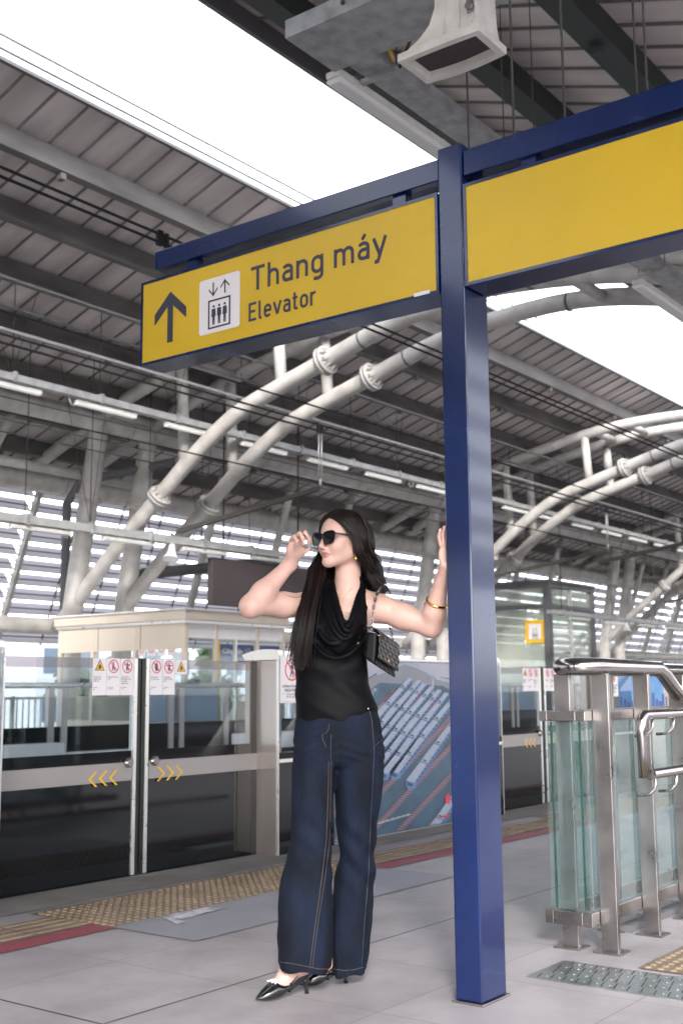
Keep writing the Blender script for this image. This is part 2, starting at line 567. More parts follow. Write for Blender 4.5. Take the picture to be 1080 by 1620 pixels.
tn = MB().sheet(4.40, 7.4, 1.30, 1.905, 0.004)
stud_field(tn, 4.40, 6.2, 1.30, 1.905)
struct(tn.build('stair_tactile_paving', M['tactile']))

# ------------------------------------------------------------------ the two half roofs
M['seam'] = mat('roof_seam_grey', (0.20, 0.185, 0.185), 0.6)  # even grey of the seam ribs, darker than the sheets
def roof(name, label, y_edge, z_edge, slope, sgn, y_out, purlins, pm, pw, ph, seam0, joint, edge_d):
    t = thing(name, label, 'roof', (12, y_edge, z_edge))
    zz = lambda y: z_edge - slope * abs(y - y_edge)
    b = MB()
    x0, x1 = -40, 96
    th = 0.05
    ys = (y_edge, y_out)
    vs = []
    for x in (x0, x1):
        for y in ys:
            vs += [(x, y, zz(y)), (x, y, zz(y) + th)]
    b.add(vs, [(0, 1, 3, 2), (4, 6, 7, 5), (0, 2, 6, 4), (1, 5, 7, 3), (0, 4, 5, 1), (2, 3, 7, 6)], False)
    b.build('roof_panel', M['roofp'], t)
    s = MB()
    n = int((x1 - x0) / joint)
    for i in range(n):
        x = x0 + seam0 + i * joint
        a, c = ys
        w = 0.011
        s.add([(x - w, a, zz(a) - 0.028), (x + w, a, zz(a) - 0.028), (x + w, c, zz(c) - 0.028), (x - w, c, zz(c) - 0.028),
               (x - w, a, zz(a)), (x + w, a, zz(a)), (x + w, c, zz(c)), (x - w, c, zz(c))],
              [(0, 1, 2, 3), (0, 3, 7, 4), (1, 5, 6, 2), (0, 4, 5, 1)], False)
    so_ = s.build('panel_seams', M['seam'], t)
    for y, hh in purlins:
        q = MB()
        zt = zz(y) - 0.03
        q.box(x0, x1, y - pw / 2, y + pw / 2, zt - hh, zt)
        q.box(x0, x1, y - pw * 0.75, y + pw * 0.75, zt - hh - 0.012, zt - hh)
        for i in range(40):                                   # hanger clamps on the lower flange
            x = x0 + 2 + i * 3.3 + (y * 7.3) % 1.3
            q.box(x - 0.04, x + 0.04, y - 0.05, y + 0.05, zt - hh - 0.10, zt - hh - 0.012)
        q.build('purlin', pm, t)
    e = MB()
    d = 0.06 * sgn
    e.box(x0, x1, min(y_edge, y_edge + d), max(y_edge, y_edge + d), z_edge - edge_d, z_edge + 0.02)
    e.build('edge_trim', M['frame_grey'], t)
    return t
ROOF_Z = lambda y: 8.03 - 0.34 * (y - 10.2)
roof('far_roof', 'far half roof of grey sheets on dark beams beyond the tracks', 10.2, 8.03, 0.34, -1, 18.6,
     [(10.95 + 1.02 * i, 0.27) for i in range(8)], M['purlin'], 0.10, 0.27, 0.2, 0.47, 0.025)
roof('near_roof', 'near half roof above the blue sign with dark green beams', 7.6, 8.23, 0.34, 1, -1.9,
     [(6.75, 0.3), (5.25, 0.3), (3.83, 0.3), (2.42, 0.3), (1.0, 0.3), (-0.4, 0.3), (-1.7, 0.3)], M['purlin_green'], 0.16, 0.30, 0.1, 0.45, 0.22)
# thin edge cables seen against the sky
for i, (y, zc) in enumerate(((9.86, 8.10), (9.99, 8.03))):
    tag(MB().tube([(-14, y, zc), (96, y, zc)], 0.016, 6).build('edge_cable', M['frame_grey']),
        ('upper' if i == 0 else 'lower') + ' of two thin dark cables stretched along the far roof edge against the sky', 'cable', 'cables along the roof edge')

# ------------------------------------------------------------------ tubular arch frames
LOW = [(16.6, 2.2), (15.3, 3.35), (14.15, 4.25), (13.2, 4.97), (12.3, 5.50), (11.5, 5.77), (10.65, 6.01), (9.45, 6.34), (8.5, 6.51), (7.6, 6.58), (6.8, 6.56),
       (5.95, 6.42), (4.9, 6.12), (3.6, 5.5), (2.2, 4.5), (0.8, 3.3), (-0.6, 2.0), (-1.6, 0.9), (-2.4, 0.0)]
UPC = [(17.65, 5.15), (16.6, 5.55), (15.4, 6.00), (14.2, 6.35), (13.2, 6.62), (12.2, 6.82), (11.35, 6.98), (10.25, 7.08), (9.1, 7.08), (8.0, 7.02), (7.0, 6.92), (6.0, 6.74), (5.0, 6.42), (3.7, 5.8), (2.4, 4.95)]
def cr_spline(pts, n=4):
    P = [np.array(p, float) for p in pts]
    P = [2 * P[0] - P[1]] + P + [2 * P[-1] - P[-2]]
    out = []
    for i in range(1, len(P) - 2):
        for k in range(n):
            t = k / n
            a, b, c, d = P[i - 1:i + 3]
            out.append(0.5 * ((2 * b) + (-a + c) * t + (2 * a - 5 * b + 4 * c - d) * t * t + (-a + 3 * b - 3 * c + d) * t ** 3))
    out.append(P[-2])
    return out
def interp(pts, y):
    q = sorted(pts)
    return float(np.interp(y, [a for a, _ in q], [b for _, b in q]))
def arch(x1, x2, label):
    t = thing('arch_frame', label, 'steel arch', ((x1 + x2) / 2, 16.3, 0), 'tubular arch frames')
    for x in (x1, x2):
        MB().tube([(x, *p) for p in cr_spline(LOW, 4)], 0.130, 18).build('lower_chord', M['tube'], t)
        MB().tube([(x, *p) for p in cr_spline(UPC, 4)], 0.117, 16).build('upper_chord', M['tube'], t)
        c = MB().tube([(x, 16.25, 0.0), (x, 16.2, 2.4), (x, 15.55, 6.02)], [0.185, 0.185, 0.165], 20)
        for zf in (4.45, 4.49):
            yy = 16.2 - (zf - 2.4) / 3.62 * 0.65
            c.tube([(x, yy + 0.006, zf), (x, yy - 0.006, zf + 0.035)], 0.245, 20)
        c.build('column', M['tube'], t)
        for y in (13.55, 11.45):
            yl = y - 0.28
            MB().tube([(x, y, interp(UPC, y)), (x, yl + 0.2, interp(LOW, yl + 0.2))], 0.095, 14).build('strut', M['tube'], t)
        for y, rr in ((14.05, 0.205), (10.5, 0.23)):           # bolted flange pairs on the lower chord
            z0 = interp(LOW, y)
            d = Vector((0, 0.4, interp(LOW, y + 0.4) - z0)).normalized()
            p = Vector((x, y, z0))
            f = MB().tube([p - d * 0.055, p - d * 0.012], rr, 22).tube([p + d * 0.012, p + d * 0.055], rr, 22)
            e1 = Vector((1, 0, 0)); e2 = d.cross(e1)
            for k in range(10):
                q = p + (e1 * math.cos(k * 0.628) + e2 * math.sin(k * 0.628)) * (rr - 0.06)
                f.tube([q - d * 0.09, q + d * 0.09], 0.022, 6)
                a = (e1 * math.cos(k * 0.628 + .3) + e2 * math.sin(k * 0.628 + .3))
                f.add([p - d * 0.055 + a * 0.137, p - d * 0.055 + a * (rr - .02), p - d * 0.18 + a * 0.137], [(0, 1, 2)], False)
            f.build('flange', M['tube'], t)
        for y in (9.8, 7.0):
            f = MB()
            z0 = interp(LOW, y)
            d = Vector((0, 0.4, interp(LOW, y + 0.4) - z0)).normalized()
            p = Vector((x, y, z0))
            f.tube([p - d * 0.014, p + d * 0.014], 0.142, 18)
            f.build('weld_band', M['frame_grey'], t)
    for y, cu in ((13.4, UPC), (11.2, UPC), (6.45, LOW), (10.4, UPC), (15.4, UPC)):
        zc = interp(cu, y)
        MB().tube([(x1, y, zc), (x2, y, zc)], 0.085, 12).build('cross_tie', M['tube'], t)
    return t
AL = ['nearest steel tube arch, rising at left behind the sign and crossing the sky', 'second steel tube arch, its flanges level with the wires right of the blue post',
      'third steel tube arch, rising behind the glass balustrade', 'fourth steel tube arch far along the platform', 'farthest steel tube arch at the far end of the roof']
for k in range(5):
    o = k * 11.15
    arch(13.6 + o, 14.8 + o, AL[k])
# longitudinal tubes that tie the frames together
LT = [(15.62, 5.86, 0.20, 'pale longitudinal tube joining the column tops of the arches'),
      (17.45, 5.02, 0.21, 'thick pale longitudinal tube along the eave above the louvres'),
      (16.75, 2.25, 0.15, 'low grey longitudinal tube below the louvre wall')]
for y, zc, r, lab in LT:
    m_ = MB().tube([(-10, y, zc), (92, y, zc)], r, 18)
    for i in range(26):
        m_.tube([(-8.1 + 3.72 * i, y, zc), (-8.02 + 3.72 * i, y, zc)], r + 0.02, 18)
    tag(m_.build('longitudinal_tube', M['tube']), lab, 'steel tube', 'tubes along the far roof')

# short posts between the eave tube and the roof
t = thing('eave_posts_frame', 'row of short pale tube posts propping the far roof eave', 'steel posts', (20, 16.4, 4.2))
for i in range(20):
    x = 10.9 + i * 2.2
    if abs(((x - 14.2 + 5.5) % 11.15) - 5.5) < 1.4:
        continue
    MB().tube([(x, 17.3, 2.3), (x, 16.0, 6.05)], 0.085, 10).build('post', M['tube'], t)

# ------------------------------------------------------------------ louvre wall behind the far platform
LV = thing('louvre_wall', 'back wall of long pale louvre blades with daylight showing between them', 'louvre wall', (20, 18.2, 2))
NB = 12
for i in range(NB):
    zc = 2.20 + i * 0.275
    yb = 19.3 - (zc - 2.2) * 0.42
    b = MB()
    for k in range(-3, 9):                                     # blades end at each frame
        xa = -8.0 + k * 11.15
        xb = xa + 11.02
        b.obox(((xa + xb) / 2, yb, zc), ((xb - xa) / 2, 0, 0), (0, 0.088, 0.118), (0, -0.007, 0.006))
    lb_ = b.build('louvre_blade', M['slat'], LV)
    MB().box(-41.5, 92, yb - .055, yb - .030, zc - .012, zc + .012).build('blade_rail', M['frame_grey'], lb_)
    MB().box(-41.5, 92, yb - .112, yb - .096, zc - .125, zc - .108).build('blade_edge', M['tube'], lb_)
fr = MB()
for k in range(-30, 90):
    x = -8 + k * 1.115
    fr.bar((x, 19.32, 2.05), (x, 17.85, 5.5), 0.03, 0.03)
fr.build('louvre_frame', M['frame_grey'], LV)
fr = MB()
for k in range(10):
    x = -8.06 + k * 11.15
    fr.bar((x, 19.25, 1.9), (x, 17.8, 5.45), 0.09, 0.12)
fr.build('louvre_mullion', M['tube'], LV)

# the same louvre wall on the camera's own side: it is what the blue post, the glass and the steel mirror
LN = thing('louvre_wall', 'louvre wall of long pale blades behind the near platform', 'louvre wall', (10, -3, 2.6))
b = MB()
for i in range(7):
    zc = 2.75 + i * 0.37
    b.obox((25, -3.3 + (zc - 2.6) * 0.42, zc), (50, 0, 0), (0, -0.12, 0.145), (0, 0.007, 0.006))
b.build('louvre_blades', M['slat'], LN)
MB().tube([(-25, -3.35, 2.5), (75, -3.35, 2.5)], 0.15, 12).build('bottom_tube', M['tube'], LN)
struct(MB().box(XA, XB, -4.0, -3.9, 0.0, 1.0).build('near_parapet', M['concrete']))
# ------------------------------------------------------------------ blue sign gantry
SG = thing('direction_sign_gantry', 'navy steel post carrying yellow direction signs, one reading Thang máy Elevator', 'sign', (3.64, 2.17, 0))
MB().box(3.59, 3.76, 2.117, 2.222, 0.008, 3.118).build('post', M['navy'], SG, 0.006, 3)
MB().box(3.578, 3.772, 2.106, 2.232, 0.0, 0.008).build('base_plate', M['steel'], SG, 0.002)
b = MB().box(3.601, 3.70, 2.224, 3.775, 2.998, 3.085)
b.build('beam', M['navy'], SG, 0.004)
b = MB().box(3.601, 3.70, -0.6, 2.115, 2.985, 3.087)
b.build('beam', M['navy'], SG, 0.004)
for y in (3.555, 2.42, 1.85, 0.4):
    MB().box(3.618, 3.664, y - 0.03, y + 0.03, 2.948, 2.997).build('hanger', M['navy'], SG)
IX = 3.5905
def sign_panel(y0, y1, z0, z1):
    fr = MB()
    fr.box(3.594, 3.742, y0, y1, z0, z1)
    f = fr.build('sign_box', M['navy'], SG, 0.004)
    r = MB()
    wf = 0.012
    r.box(3.588, 3.597, y0, y1, z0, z0 + wf); r.box(3.588, 3.597, y0, y1, z1 - wf, z1)
    r.box(3.588, 3.597, y0, y0 + wf, z0 + wf, z1 - wf); r.box(3.588, 3.597, y1 - wf, y1, z0 + wf, z1 - wf)
    r.build('frame', M['navy'], f)
    MB().box(3.5915, 3.5945, y0 + wf, y1 - wf, z0 + wf, z1 - wf).build('face', M['yellow'], f)
    return f
S1 = sign_panel(2.226, 3.848, 2.545, 2.945)
sign_panel(-0.42, 2.112, 2.545, 2.945)
NY, UZ = (0, -1, 0), (0, 0, 1)
def arc(cx, cy, rx, ry, a0, a1, n=12):
    return [(cx + rx * math.cos(math.radians(a0 + (a1 - a0) * k / n)), cy + ry * math.sin(math.radians(a0 + (a1 - a0) * k / n))) for k in range(n + 1)]
# monoline sign alphabet: centre lines in units of the capital height, stroke 0.142 wide
def bowl(x0, x1, y0, y1):
    c, r, m_, q_ = (x0 + x1) / 2, (x1 - x0) / 2, .20, (y1 - y0) / 2
    return arc(c, y1 - m_, r, m_, 0, 180) + arc(c, y0 + m_, r, m_, 180, 360) + [(x1, y1 - m_)]
GL_ = {
    'T': (.64, [[(0, .929), (.64, .929)], [(.32, .93), (.32, 0)]]),
    'h': (.53, [[(.071, 0), (.071, 1)], [(.071, .42)] + arc(.265, .45, .194, .199, 180, 0) + [(.459, 0)]]),
    'n': (.53, [[(.071, 0), (.071, .72)], [(.071, .42)] + arc(.265, .45, .194, .199, 180, 0) + [(.459, 0)]]),
    'm': (.85, [[(.071, 0), (.071, .72)], [(.071, .42)] + arc(.248, .46, .177, .189, 180, 0) + [(.425, 0)], [(.425, .42)] + arc(.602, .46, .177, .189, 180, 0) + [(.779, 0)]]),
    'a': (.50, [arc(.24, .50, .189, .149, 150, 0) + [(.429, 0)], [(.429, .405), (.24, .405)] + arc(.235, .238, .164, .167, 90, 270) + [(.33, .075), (.429, .15)]]),
    'g': (.53, [bowl(.071, .459, .071, .649), [(.459, .72), (.459, -.06)] + arc(.265, -.06, .194, .139, 0, -140)]),
    'y': (.54, [[(.03, .72), (.27, .06)], [(.51, .72), (.19, -.20), (.06, -.20)]]),
    'E': (.56, [[(.071, 0), (.071, 1)], [(.071, .929), (.53, .929)], [(.071, .52), (.47, .52)], [(.071, .071), (.53, .071)]]),
    'l': (.24, [[(.071, 1), (.071, .17)] + arc(.171, .17, .10, .10, 180, 270) + [(.22, .07)]]),
    'e': (.52, [[(.071, .37), (.449, .37)] + arc(.26, .449, .189, .20, 0, 180) + arc(.26, .26, .189, .189, 180, 325)]),
    'v': (.52, [[(.03, .72), (.26, .04)], [(.26, .04), (.49, .72)]]),
    't': (.36, [[(.14, .93), (.14, .19)] + arc(.26, .19, .12, .119, 180, 270) + [(.34, .071)], [(.0, .655), (.33, .655)]]),
    'o': (.53, [bowl(.071, .459, .071, .649)]),
    'r': (.37, [[(.071, 0), (.071, .72)], [(.071, .42)] + arc(.265, .44, .194, .209, 180, 62)]),
}
def lettering(word, y0, z0, cap, width, parent):
    strokes, x = [], 0.0
    for ch in word:
        if ch == ' ':
            x += .30
            continue
        acute = ch == 'á'
        adv, st = GL_['a' if acute else ch]
        for q_ in st + ([[(.20, .80), (.33, .985)]] if acute else []):
            strokes.append([(x + a_, b_) for a_, b_ in q_])
        x += adv + .125
    x -= .125
    kx = width / x
    mb = MB()
    w_ = .142 * cap / 2
    for i, q_ in enumerate(strokes):
        P = [Vector((a_ * kx, b_ * cap)) for a_, b_ in q_]
        P = [p for k, p in enumerate(P) if k == 0 or (p - P[k - 1]).length > 1e-5]
        d_ = IX - .0004 - .00006 * (i % 9)
        vs, n = [], len(P)
        for k in range(n):
            t0 = (P[k] - P[k - 1]).normalized() if k else None
            t1 = (P[k + 1] - P[k]).normalized() if k < n - 1 else None
            ta, tb_ = t0 or t1, t1 or t0
            n0, n1 = Vector((-ta.y, ta.x)), Vector((-tb_.y, tb_.x))
            m_ = (n0 + n1).normalized()
            m_ = m_ * min(1.6, 1 / max(.4, m_.dot(n0)))
            for sg in (1, -1):
                c = P[k] + m_ * w_ * sg
                vs.append((d_, y0 - c.x, z0 + c.y))
        mb.add(vs, [(2 * k, 2 * k + 2, 2 * k + 3, 2 * k + 1) for k in range(n - 1)], False)
    return mb.build('lettering', M['ink'], parent)
lettering('Thang máy', 3.172, 2.757, .108, .708, S1)
lettering('Elevator', 3.184, 2.624, .0825, .366, S1)
def flat(mb, pts, d=0.0012, x=IX):
    mb.prism([(x, y, z) for y, z in pts], (-d, 0, 0))
a = MB()
flat(a, [(3.674, 2.625), (3.640, 2.625), (3.640, 2.7966), (3.557, 2.722), (3.557, 2.772), (3.657, 2.864), (3.757, 2.772), (3.757, 2.722), (3.674, 2.7966)])
a.build('arrow_symbol', M['ink'], S1)
ic = MB()
rr = 0.014
pts = []
for cy, cz, q0 in ((3.235 + rr, 2.868 - rr, 90), (3.235 + rr, 2.617 + rr, 180), (3.475 - rr, 2.617 + rr, 270), (3.475 - rr, 2.868 - rr, 0)):
    for k in range(5):
        q = math.radians(q0 + k * 22.5)
        pts.append((cy + rr * math.cos(q), cz + rr * math.sin(q)))
flat(ic, pts, 0.0008)
ico = ic.build('lift_pictogram', M['print_white'], S1)
def lift_symbol(mb, C, U, V, s, N):
    """two arrows over a lift cabin with three passengers, drawn around C in directions U, V; s = half width of the cabin"""
    C, U, V, N = Vector(C), Vector(U), Vector(V), Vector(N)
    q = lambda x, y: C + U * x * s + V * y * s
    def pr(p):
        mb.prism([q(*c) for c in p], N * 0.0008)
    for x0, x1, y0, y1 in ((-1, 1, -1, -.88), (-1, 1, .88, 1), (-1, -.87, -.88, .88), (.87, 1, -.88, .88)):
        pr([(x0, y0), (x1, y0), (x1, y1), (x0, y1)])
    for dx in (-.5, 0, .5):
        pr([(dx + .1 * math.cos(k * .785), .52 + .1 * math.sin(k * .785)) for k in range(8)])
        pr([(dx - .17, .36), (dx + .17, .36), (dx + .19, -.18), (dx + .12, -.18), (dx + .11, .2), (dx + .10, -.74), (dx + .02, -.74), (dx, -.2), (dx - .02, -.74), (dx - .10, -.74), (dx - .11, .2), (dx - .12, -.18), (dx - .19, -.18)])
    for sx, up in ((-.55, False), (.5, True)):
        y0, y1 = 1.25, 2.2
        tip, sgn = (y1, -1) if up else (y0, 1)
        pr([(sx - .055, y0), (sx + .055, y0), (sx + .055, y1), (sx - .055, y1)])
        pr([(sx, tip), (sx + .4, tip + sgn * .42), (sx + .4, tip + sgn * .56), (sx, tip + sgn * .14), (sx - .4, tip + sgn * .56), (sx - .4, tip + sgn * .42)])
lb = MB()
lift_symbol(lb, (IX - 0.0009, 3.355, 2.702), NY, UZ, 0.066, (-1, 0, 0))
lb.build('pictogram_drawing', M['ink'], ico)
MB().box(3.5862, 3.5878, 2.267, 2.338, 2.551, 2.565).build('maker_label', M['print_white'], S1)

# ------------------------------------------------------------------ platform screen doors and fixed screens
YD, YF = 5.235, 5.04
def rrect(x0, x1, z0, z1, r, n=5):
    out = []
    for cx, cz, q0 in ((x1 - r, z1 - r, 0), (x0 + r, z1 - r, 90), (x0 + r, z0 + r, 180), (x1 - r, z0 + r, 270)):
        for k in range(n):
            q = math.radians(q0 + k * 90 / (n - 1))
            out.append((cx + r * math.cos(q), cz + r * math.sin(q)))
    return out
def pictos(parent, x, z, w, kinds, texts, y, lean=1):
    """row of printed warning sheets, each a part: symbol on top and a few words below"""
    for i, (kd, tx) in enumerate(zip(kinds, texts)):
        x0 = x + i * w
        zb = z - 0.215 if tx else z - 0.088
        sh = MB()
        sh.prism([(a, y, c) for a, c in rrect(x0 + 0.0012, x0 + w - 0.0012, zb, z, 0.006)], (0, -0.0012, 0))
        so_ = sh.build('warning_sticker', M['print_white'], parent)
        yy = y - 0.0014
        cx, cz = x0 + w / 2, z - 0.046
        if kd == 'tri':
            tri = lambda s: [(cx + s * math.sin(q), yy, cz - 0.004 + s * math.cos(q)) for q in (0, 2.094, 4.189)]
            MB().prism(tri(0.044), (0, -0.0006, 0)).build('black_triangle', M['ink'], so_)
            t_ = MB().prism([Vector(p) + Vector((0, -0.0008, 0)) for p in tri(0.036)], (0, -0.0006, 0))
            t_.build('yellow_triangle', M['chev'], so_)
            f = MB().prism([(cx + a, yy - 0.0016, cz + c) for a, c in ((-.012, -.016), (.004, -.016), (.012, -.004), (.004, .006), (-.002, .012), (-.008, .004))], (0, -0.0006, 0))
            f.build('symbol', M['ink'], so_)
        else:
            MB().ring((cx, yy, cz), 0.040, (1, 0, 0), (0, 0, 1), 0.0065, 0.0006).build('red_ring', M['redink'], so_)
            f = MB()
            P_ = lambda pts: f.prism([(cx + a, yy - 0.0002, cz + c) for a, c in pts], (0, -0.0005, 0))
            P_([(.006 * math.cos(k * .785) + (-.004 if kd == 'lean' else 0), .021 + .006 * math.sin(k * .785)) for k in range(8)])
            if kd == 'lean':
                P_([(-.010, .013), (.002, .013), (.010, -.026), (.004, -.026), (-.003, -.006), (-.008, -.026), (-.013, -.026)])
            elif kd == 'hand':
                P_([(-.012, .020), (.010, .014), (.014, -.020), (-.004, -.026), (-.014, -.004)])
            else:
                P_([(-.024, .012), (-.022, .006), (-.006, .008), (-.010, -.026), (-.004, -.026), (0, -.010), (.006, -.026), (.012, -.026), (.007, .007), (.022, .004), (.024, .010), (.008, .014), (-.008, .014)])
            f.build('symbol', M['ink'], so_)
            s_ = MB()
            d1, d2 = Vector((1, 0, -1)).normalized(), Vector((1, 0, 1)).normalized()
            s_.obox((cx, yy - 0.0011, cz), d1 * 0.034, Vector((0, 0.0003, 0)), d2 * 0.003)
            s_.build('red_slash', M['redink'], so_)
        if tx:
            text(tx, 0.0125, (x0 + 0.008, yy, z - 0.112), (1, 0, 0), UZ, M['ink'], so_, 'caption', depth=0.0003, line=1.0)
            text('Do not lean\non the door' if kd == 'lean' else ('Mind the\ngap' if kd == 'tri' else 'Keep hands\nclear'), 0.009, (x0 + 0.008, yy, z - 0.172), (1, 0, 0), UZ, M['ink'], so_, 'caption', depth=0.0003)
TX = ['Không Thò\nNgười Vào\nKhe Hở', 'Không Tựa Vào\nCửa', 'Không Thò\nĐầu Hoặc Tay\nQua Phía\nNgoài Cửa', 'Không Thò\nTay Vào Cửa', 'Không Đẩy\nCánh Cửa Mở\nCửa']
def door_leaf(xo, left, label, detail=True):
    x0, x1 = (3.80, 4.905) if left else (4.977, 6.0)
    x0 += xo; x1 += xo
    t = thing('screen_door_leaf', label, 'screen door', ((x0 + x1) / 2, YD, 0), 'platform screen door leaves')
    e0, e1 = (x0 + 0.0, x1 - 0.032) if left else (x0 + 0.032, x1)
    MB().box(e0, e1, YD, YD + 0.012, 0.72, 1.205).build('glass', M['door_glass'], t)
    MB().box(e0, e1, YD, YD + 0.012, 1.205, 1.263).build('reflection_top_strip', M['tint'], t)  # skyline and trees mirrored in the glass, put in as a dark strip
    MB().box(e0, e1, YD - 0.001, YD + 0.013, 0.655, 0.72).build('black_border', M['blackglass'], t)
    MB().box(e0, e1, YD - 0.002, YD + 0.016, 0.0, 0.548).build('lower_panel', M['blackglass'], t)
    MB().box(e0, e1, YD - 0.012, YD + 0.016, 0.548, 0.655).build('band', M['band'], t, 0.002)
    xe = x1 if left else x0
    d = -1 if left else 1
    s = MB().box(min(xe, xe + d * 0.026), max(xe, xe + d * 0.026), YD - 0.010, YD + 0.03, 0.005, 1.266)
    s.build('edge_profile', M['alu'], t, 0.002)
    s = MB().box(min(xe, xe - d * 0.030), max(xe, xe - d * 0.030), YD - 0.004, YD + 0.03, 0.005, 1.266)
    s.build('rubber_seal', M['blackframe'], t)
    inner = x0 if left else x1
    MB().box(min(inner, inner - d * 0.05), max(inner, inner - d * 0.05), YD - 0.003, YD + 0.018, 0.0, 1.264).build('dark_jamb', M['blackframe'], t)
    kx = xe + d * 0.068
    k = MB().tube([(kx, YD - 0.002, 0.652), (kx, YD - 0.030, 0.652)], 0.029, 24)
    k.tube([(kx, YD - 0.030, 0.652), (kx, YD - 0.035, 0.652)], [0.026, 0.021], 24)
    k.build('lock_knob', M['steel_tube'], t)
    c = MB()
    base = (4.535 if left else 5.075) + xo
    for i in range(3):
        cx = base + i * 0.077
        pts = [(0, 0), (0.051, 0.043), (0.069, 0.043), (0.019, 0), (0.069, -0.043), (0.051, -0.043)]
        if not left:
            pts = [(0.067 - a, b_) for a, b_ in pts]
        cb = MB().prism([(cx + a, YD - 0.0125, 0.601 - 0.028 + b_) for a, b_ in pts], (0, -0.001, 0))
        cb.build('chevron', M['chev'], t)
    if detail:
        if left:
            pictos(t, 4.558 + xo, 1.262, 0.107, ['tri', 'lean', 'reach'], TX[:3], YD - 0.001)
        else:
            pictos(t, 5.012 + xo, 1.262, 0.107, ['hand', 'reach', 'tri'], [TX[3], TX[4], None], YD - 0.001)
    return t
def fixed_screen(xo, label, art):
    """housing between two doorways: end pillars with rounded caps, glazed warning panels, advert board"""
    x0, x1 = 6.0 + xo, 9.0 + xo
    t = thing('fixed_screen_unit', label, 'screen wall', ((x0 + x1) / 2, 5.14, 0), 'fixed screens between the doors')
    for xs in (x0, x1):
        sx = 1 if xs == x0 else -1
        MB().box(min(xs, xs + sx * 0.05), max(xs, xs + sx * 0.05), YF + 0.014, 5.34, 0.0, 1.27).build('end_pillar', M['steel_warm'], t, 0.006)
        c = MB()
        pr = [(5.34, 1.272), (YF + 0.01, 1.272), (YF + 0.008, 1.30)]
        for k in range(9):
            q = k / 8
            pr.append((YF + 0.01 + q * 0.32, 1.31 + 0.035 * math.sin(math.pi * (0.25 + q * 0.75))))
        c.prism([(min(xs, xs + sx * 0.055), yy, zz) for yy, zz in pr], (0.055, 0, 0))
        c.build('rounded_cap', M['alu'], t)
        MB().box(min(xs - sx * 0.004, xs + sx * 0.004), max(xs - sx * 0.004, xs + sx * 0.004), YF, YF + 0.014, 0.0, 1.312).build('corner_trim', M['alu'], t)
    for a, b_ in ((x0 + 0.008, x0 + 0.60), (x1 - 0.24, x1 - 0.008)):
        MB().box(a, b_, YF + 0.002, YF + 0.012, 0.66, 1.30).build('glass', M['door_glass'], t)
        MB().box(a, b_, YF + 0.001, YF + 0.016, 0.0, 0.595).build('lower_panel', M['blackglass'], t)
        MB().box(a, b_, YF - 0.002, YF + 0.016, 0.595, 0.618).build('rail', M['alu'], t)
        MB().box(a, b_, YF + 0.001, YF + 0.016, 0.618, 0.66).build('black_border', M['blackglass'], t)
    MB().box(x0 + 0.6, x1 - 0.24, YF + 0.03, 5.34, 0.0, 1.28).build('housing', M['steel_warm'], t)
    MB().box(x0 + 0.055, x1 - 0.055, YF, 5.34, 1.2825, 1.305).build('top_cover', M['alu'], t, 0.004)
    # warning poster on the first glazed panel
    px0, px1, pz0, pz1 = x0 + 0.012, x0 + 0.262, 0.985, 1.296
    po = MB().prism([(a, YF, c) for a, c in rrect(px0, px1, pz0, pz1, 0.006)], (0, -0.0015, 0)).build('warning_poster', M['poster'], t)
    cx, cz = (px0 + px1) / 2, 1.205
    yy = YF - 0.0018
    MB().ring((cx, yy, cz), 0.074, (1, 0, 0), (0, 0, 1), 0.011, 0.0008, 36).build('red_ring', M['redink'], po)
    f = MB()
    P_ = lambda pts: f.prism([(cx + a, yy - 0.0002, cz + c) for a, c in pts], (0, -0.0005, 0))
    P_([(-.002 + .009 * math.cos(k * .785), .045 + .009 * math.sin(k * .785)) for k in range(8)])
    P_([(-.012, .033), (.008, .033), (.022, .004), (.018, .000), (.008, .014), (.006, -.008), (.020, -.046), (.012, -.048), (-.001, -.018), (-.016, -.048), (-.024, -.046), (-.009, -.008), (-.010, .012), (-.022, .000), (-.026, .004)])
    f.build('walking_figure', M['ink'], po)
    s_ = MB().obox((cx, yy - 0.0013, cz), Vector((1, 0, -1)).normalized() * 0.064, (0, 0.0004, 0), Vector((1, 0, 1)).normalized() * 0.0055)
    s_.build('red_slash', M['redink'], po)
    s_ = MB()
    for a in (-.012, .0, .012, .02):
        s_.obox((cx + a * 1.4, yy - 0.0002, cz - 0.052 + abs(a) * .3), (.0035, 0, 0), (0, .0003, 0), (0, 0, .006))
    s_.build('yellow_dots', M['chev'], po)
    text('KHÔNG ĐƯỢC QUA', 0.0215, (cx, yy, 1.088), (1, 0, 0), UZ, M['ink'], po, 'lettering', 'CENTER', 0.0006, depth=0.0003)
    text('VẠCH VÀNG', 0.027, (cx, yy, 1.060), (1, 0, 0), UZ, M['ink'], po, 'lettering', 'CENTER', 0.0010, depth=0.0003)
    text('DO NOT CROSS\nTHE YELLOW LINE', 0.015, (cx, yy, 1.034), (1, 0, 0), UZ, M['ink'], po, 'lettering', 'CENTER', 0.0, depth=0.0003)
    MB().box(px0 + 0.02, px1 - 0.02, yy - 0.0006, yy, 1.046, 1.0475).build('thin_rule', M['ink'], po)
    MB().box(px0 + 0.01, px1 - 0.01, yy - 0.0006, yy, 0.993, 0.996).build('yellow_rule', M['chev'], po)
    if art == 'depot':
        depot_board(t, x0 + 0.6, x1 - 0.24)
    else:
        bd = MB().box(x0 + 0.3, x1 - 1.5, YF + 0.006, YF + 0.012, 0.86, 1.25).build('advert_board', M['advert_blue'], t)
        sk = MB()
        for i in range(14):
            sk.box(x0 + 0.32 + i * 0.095, x0 + 0.32 + i * 0.095 + rnd.uniform(.03, .08), YF + 0.003, YF + 0.006, 0.87, 0.91 + rnd.uniform(0, .12))
        sk.build('skyline_print', M['blue_sign'], bd)
    return t

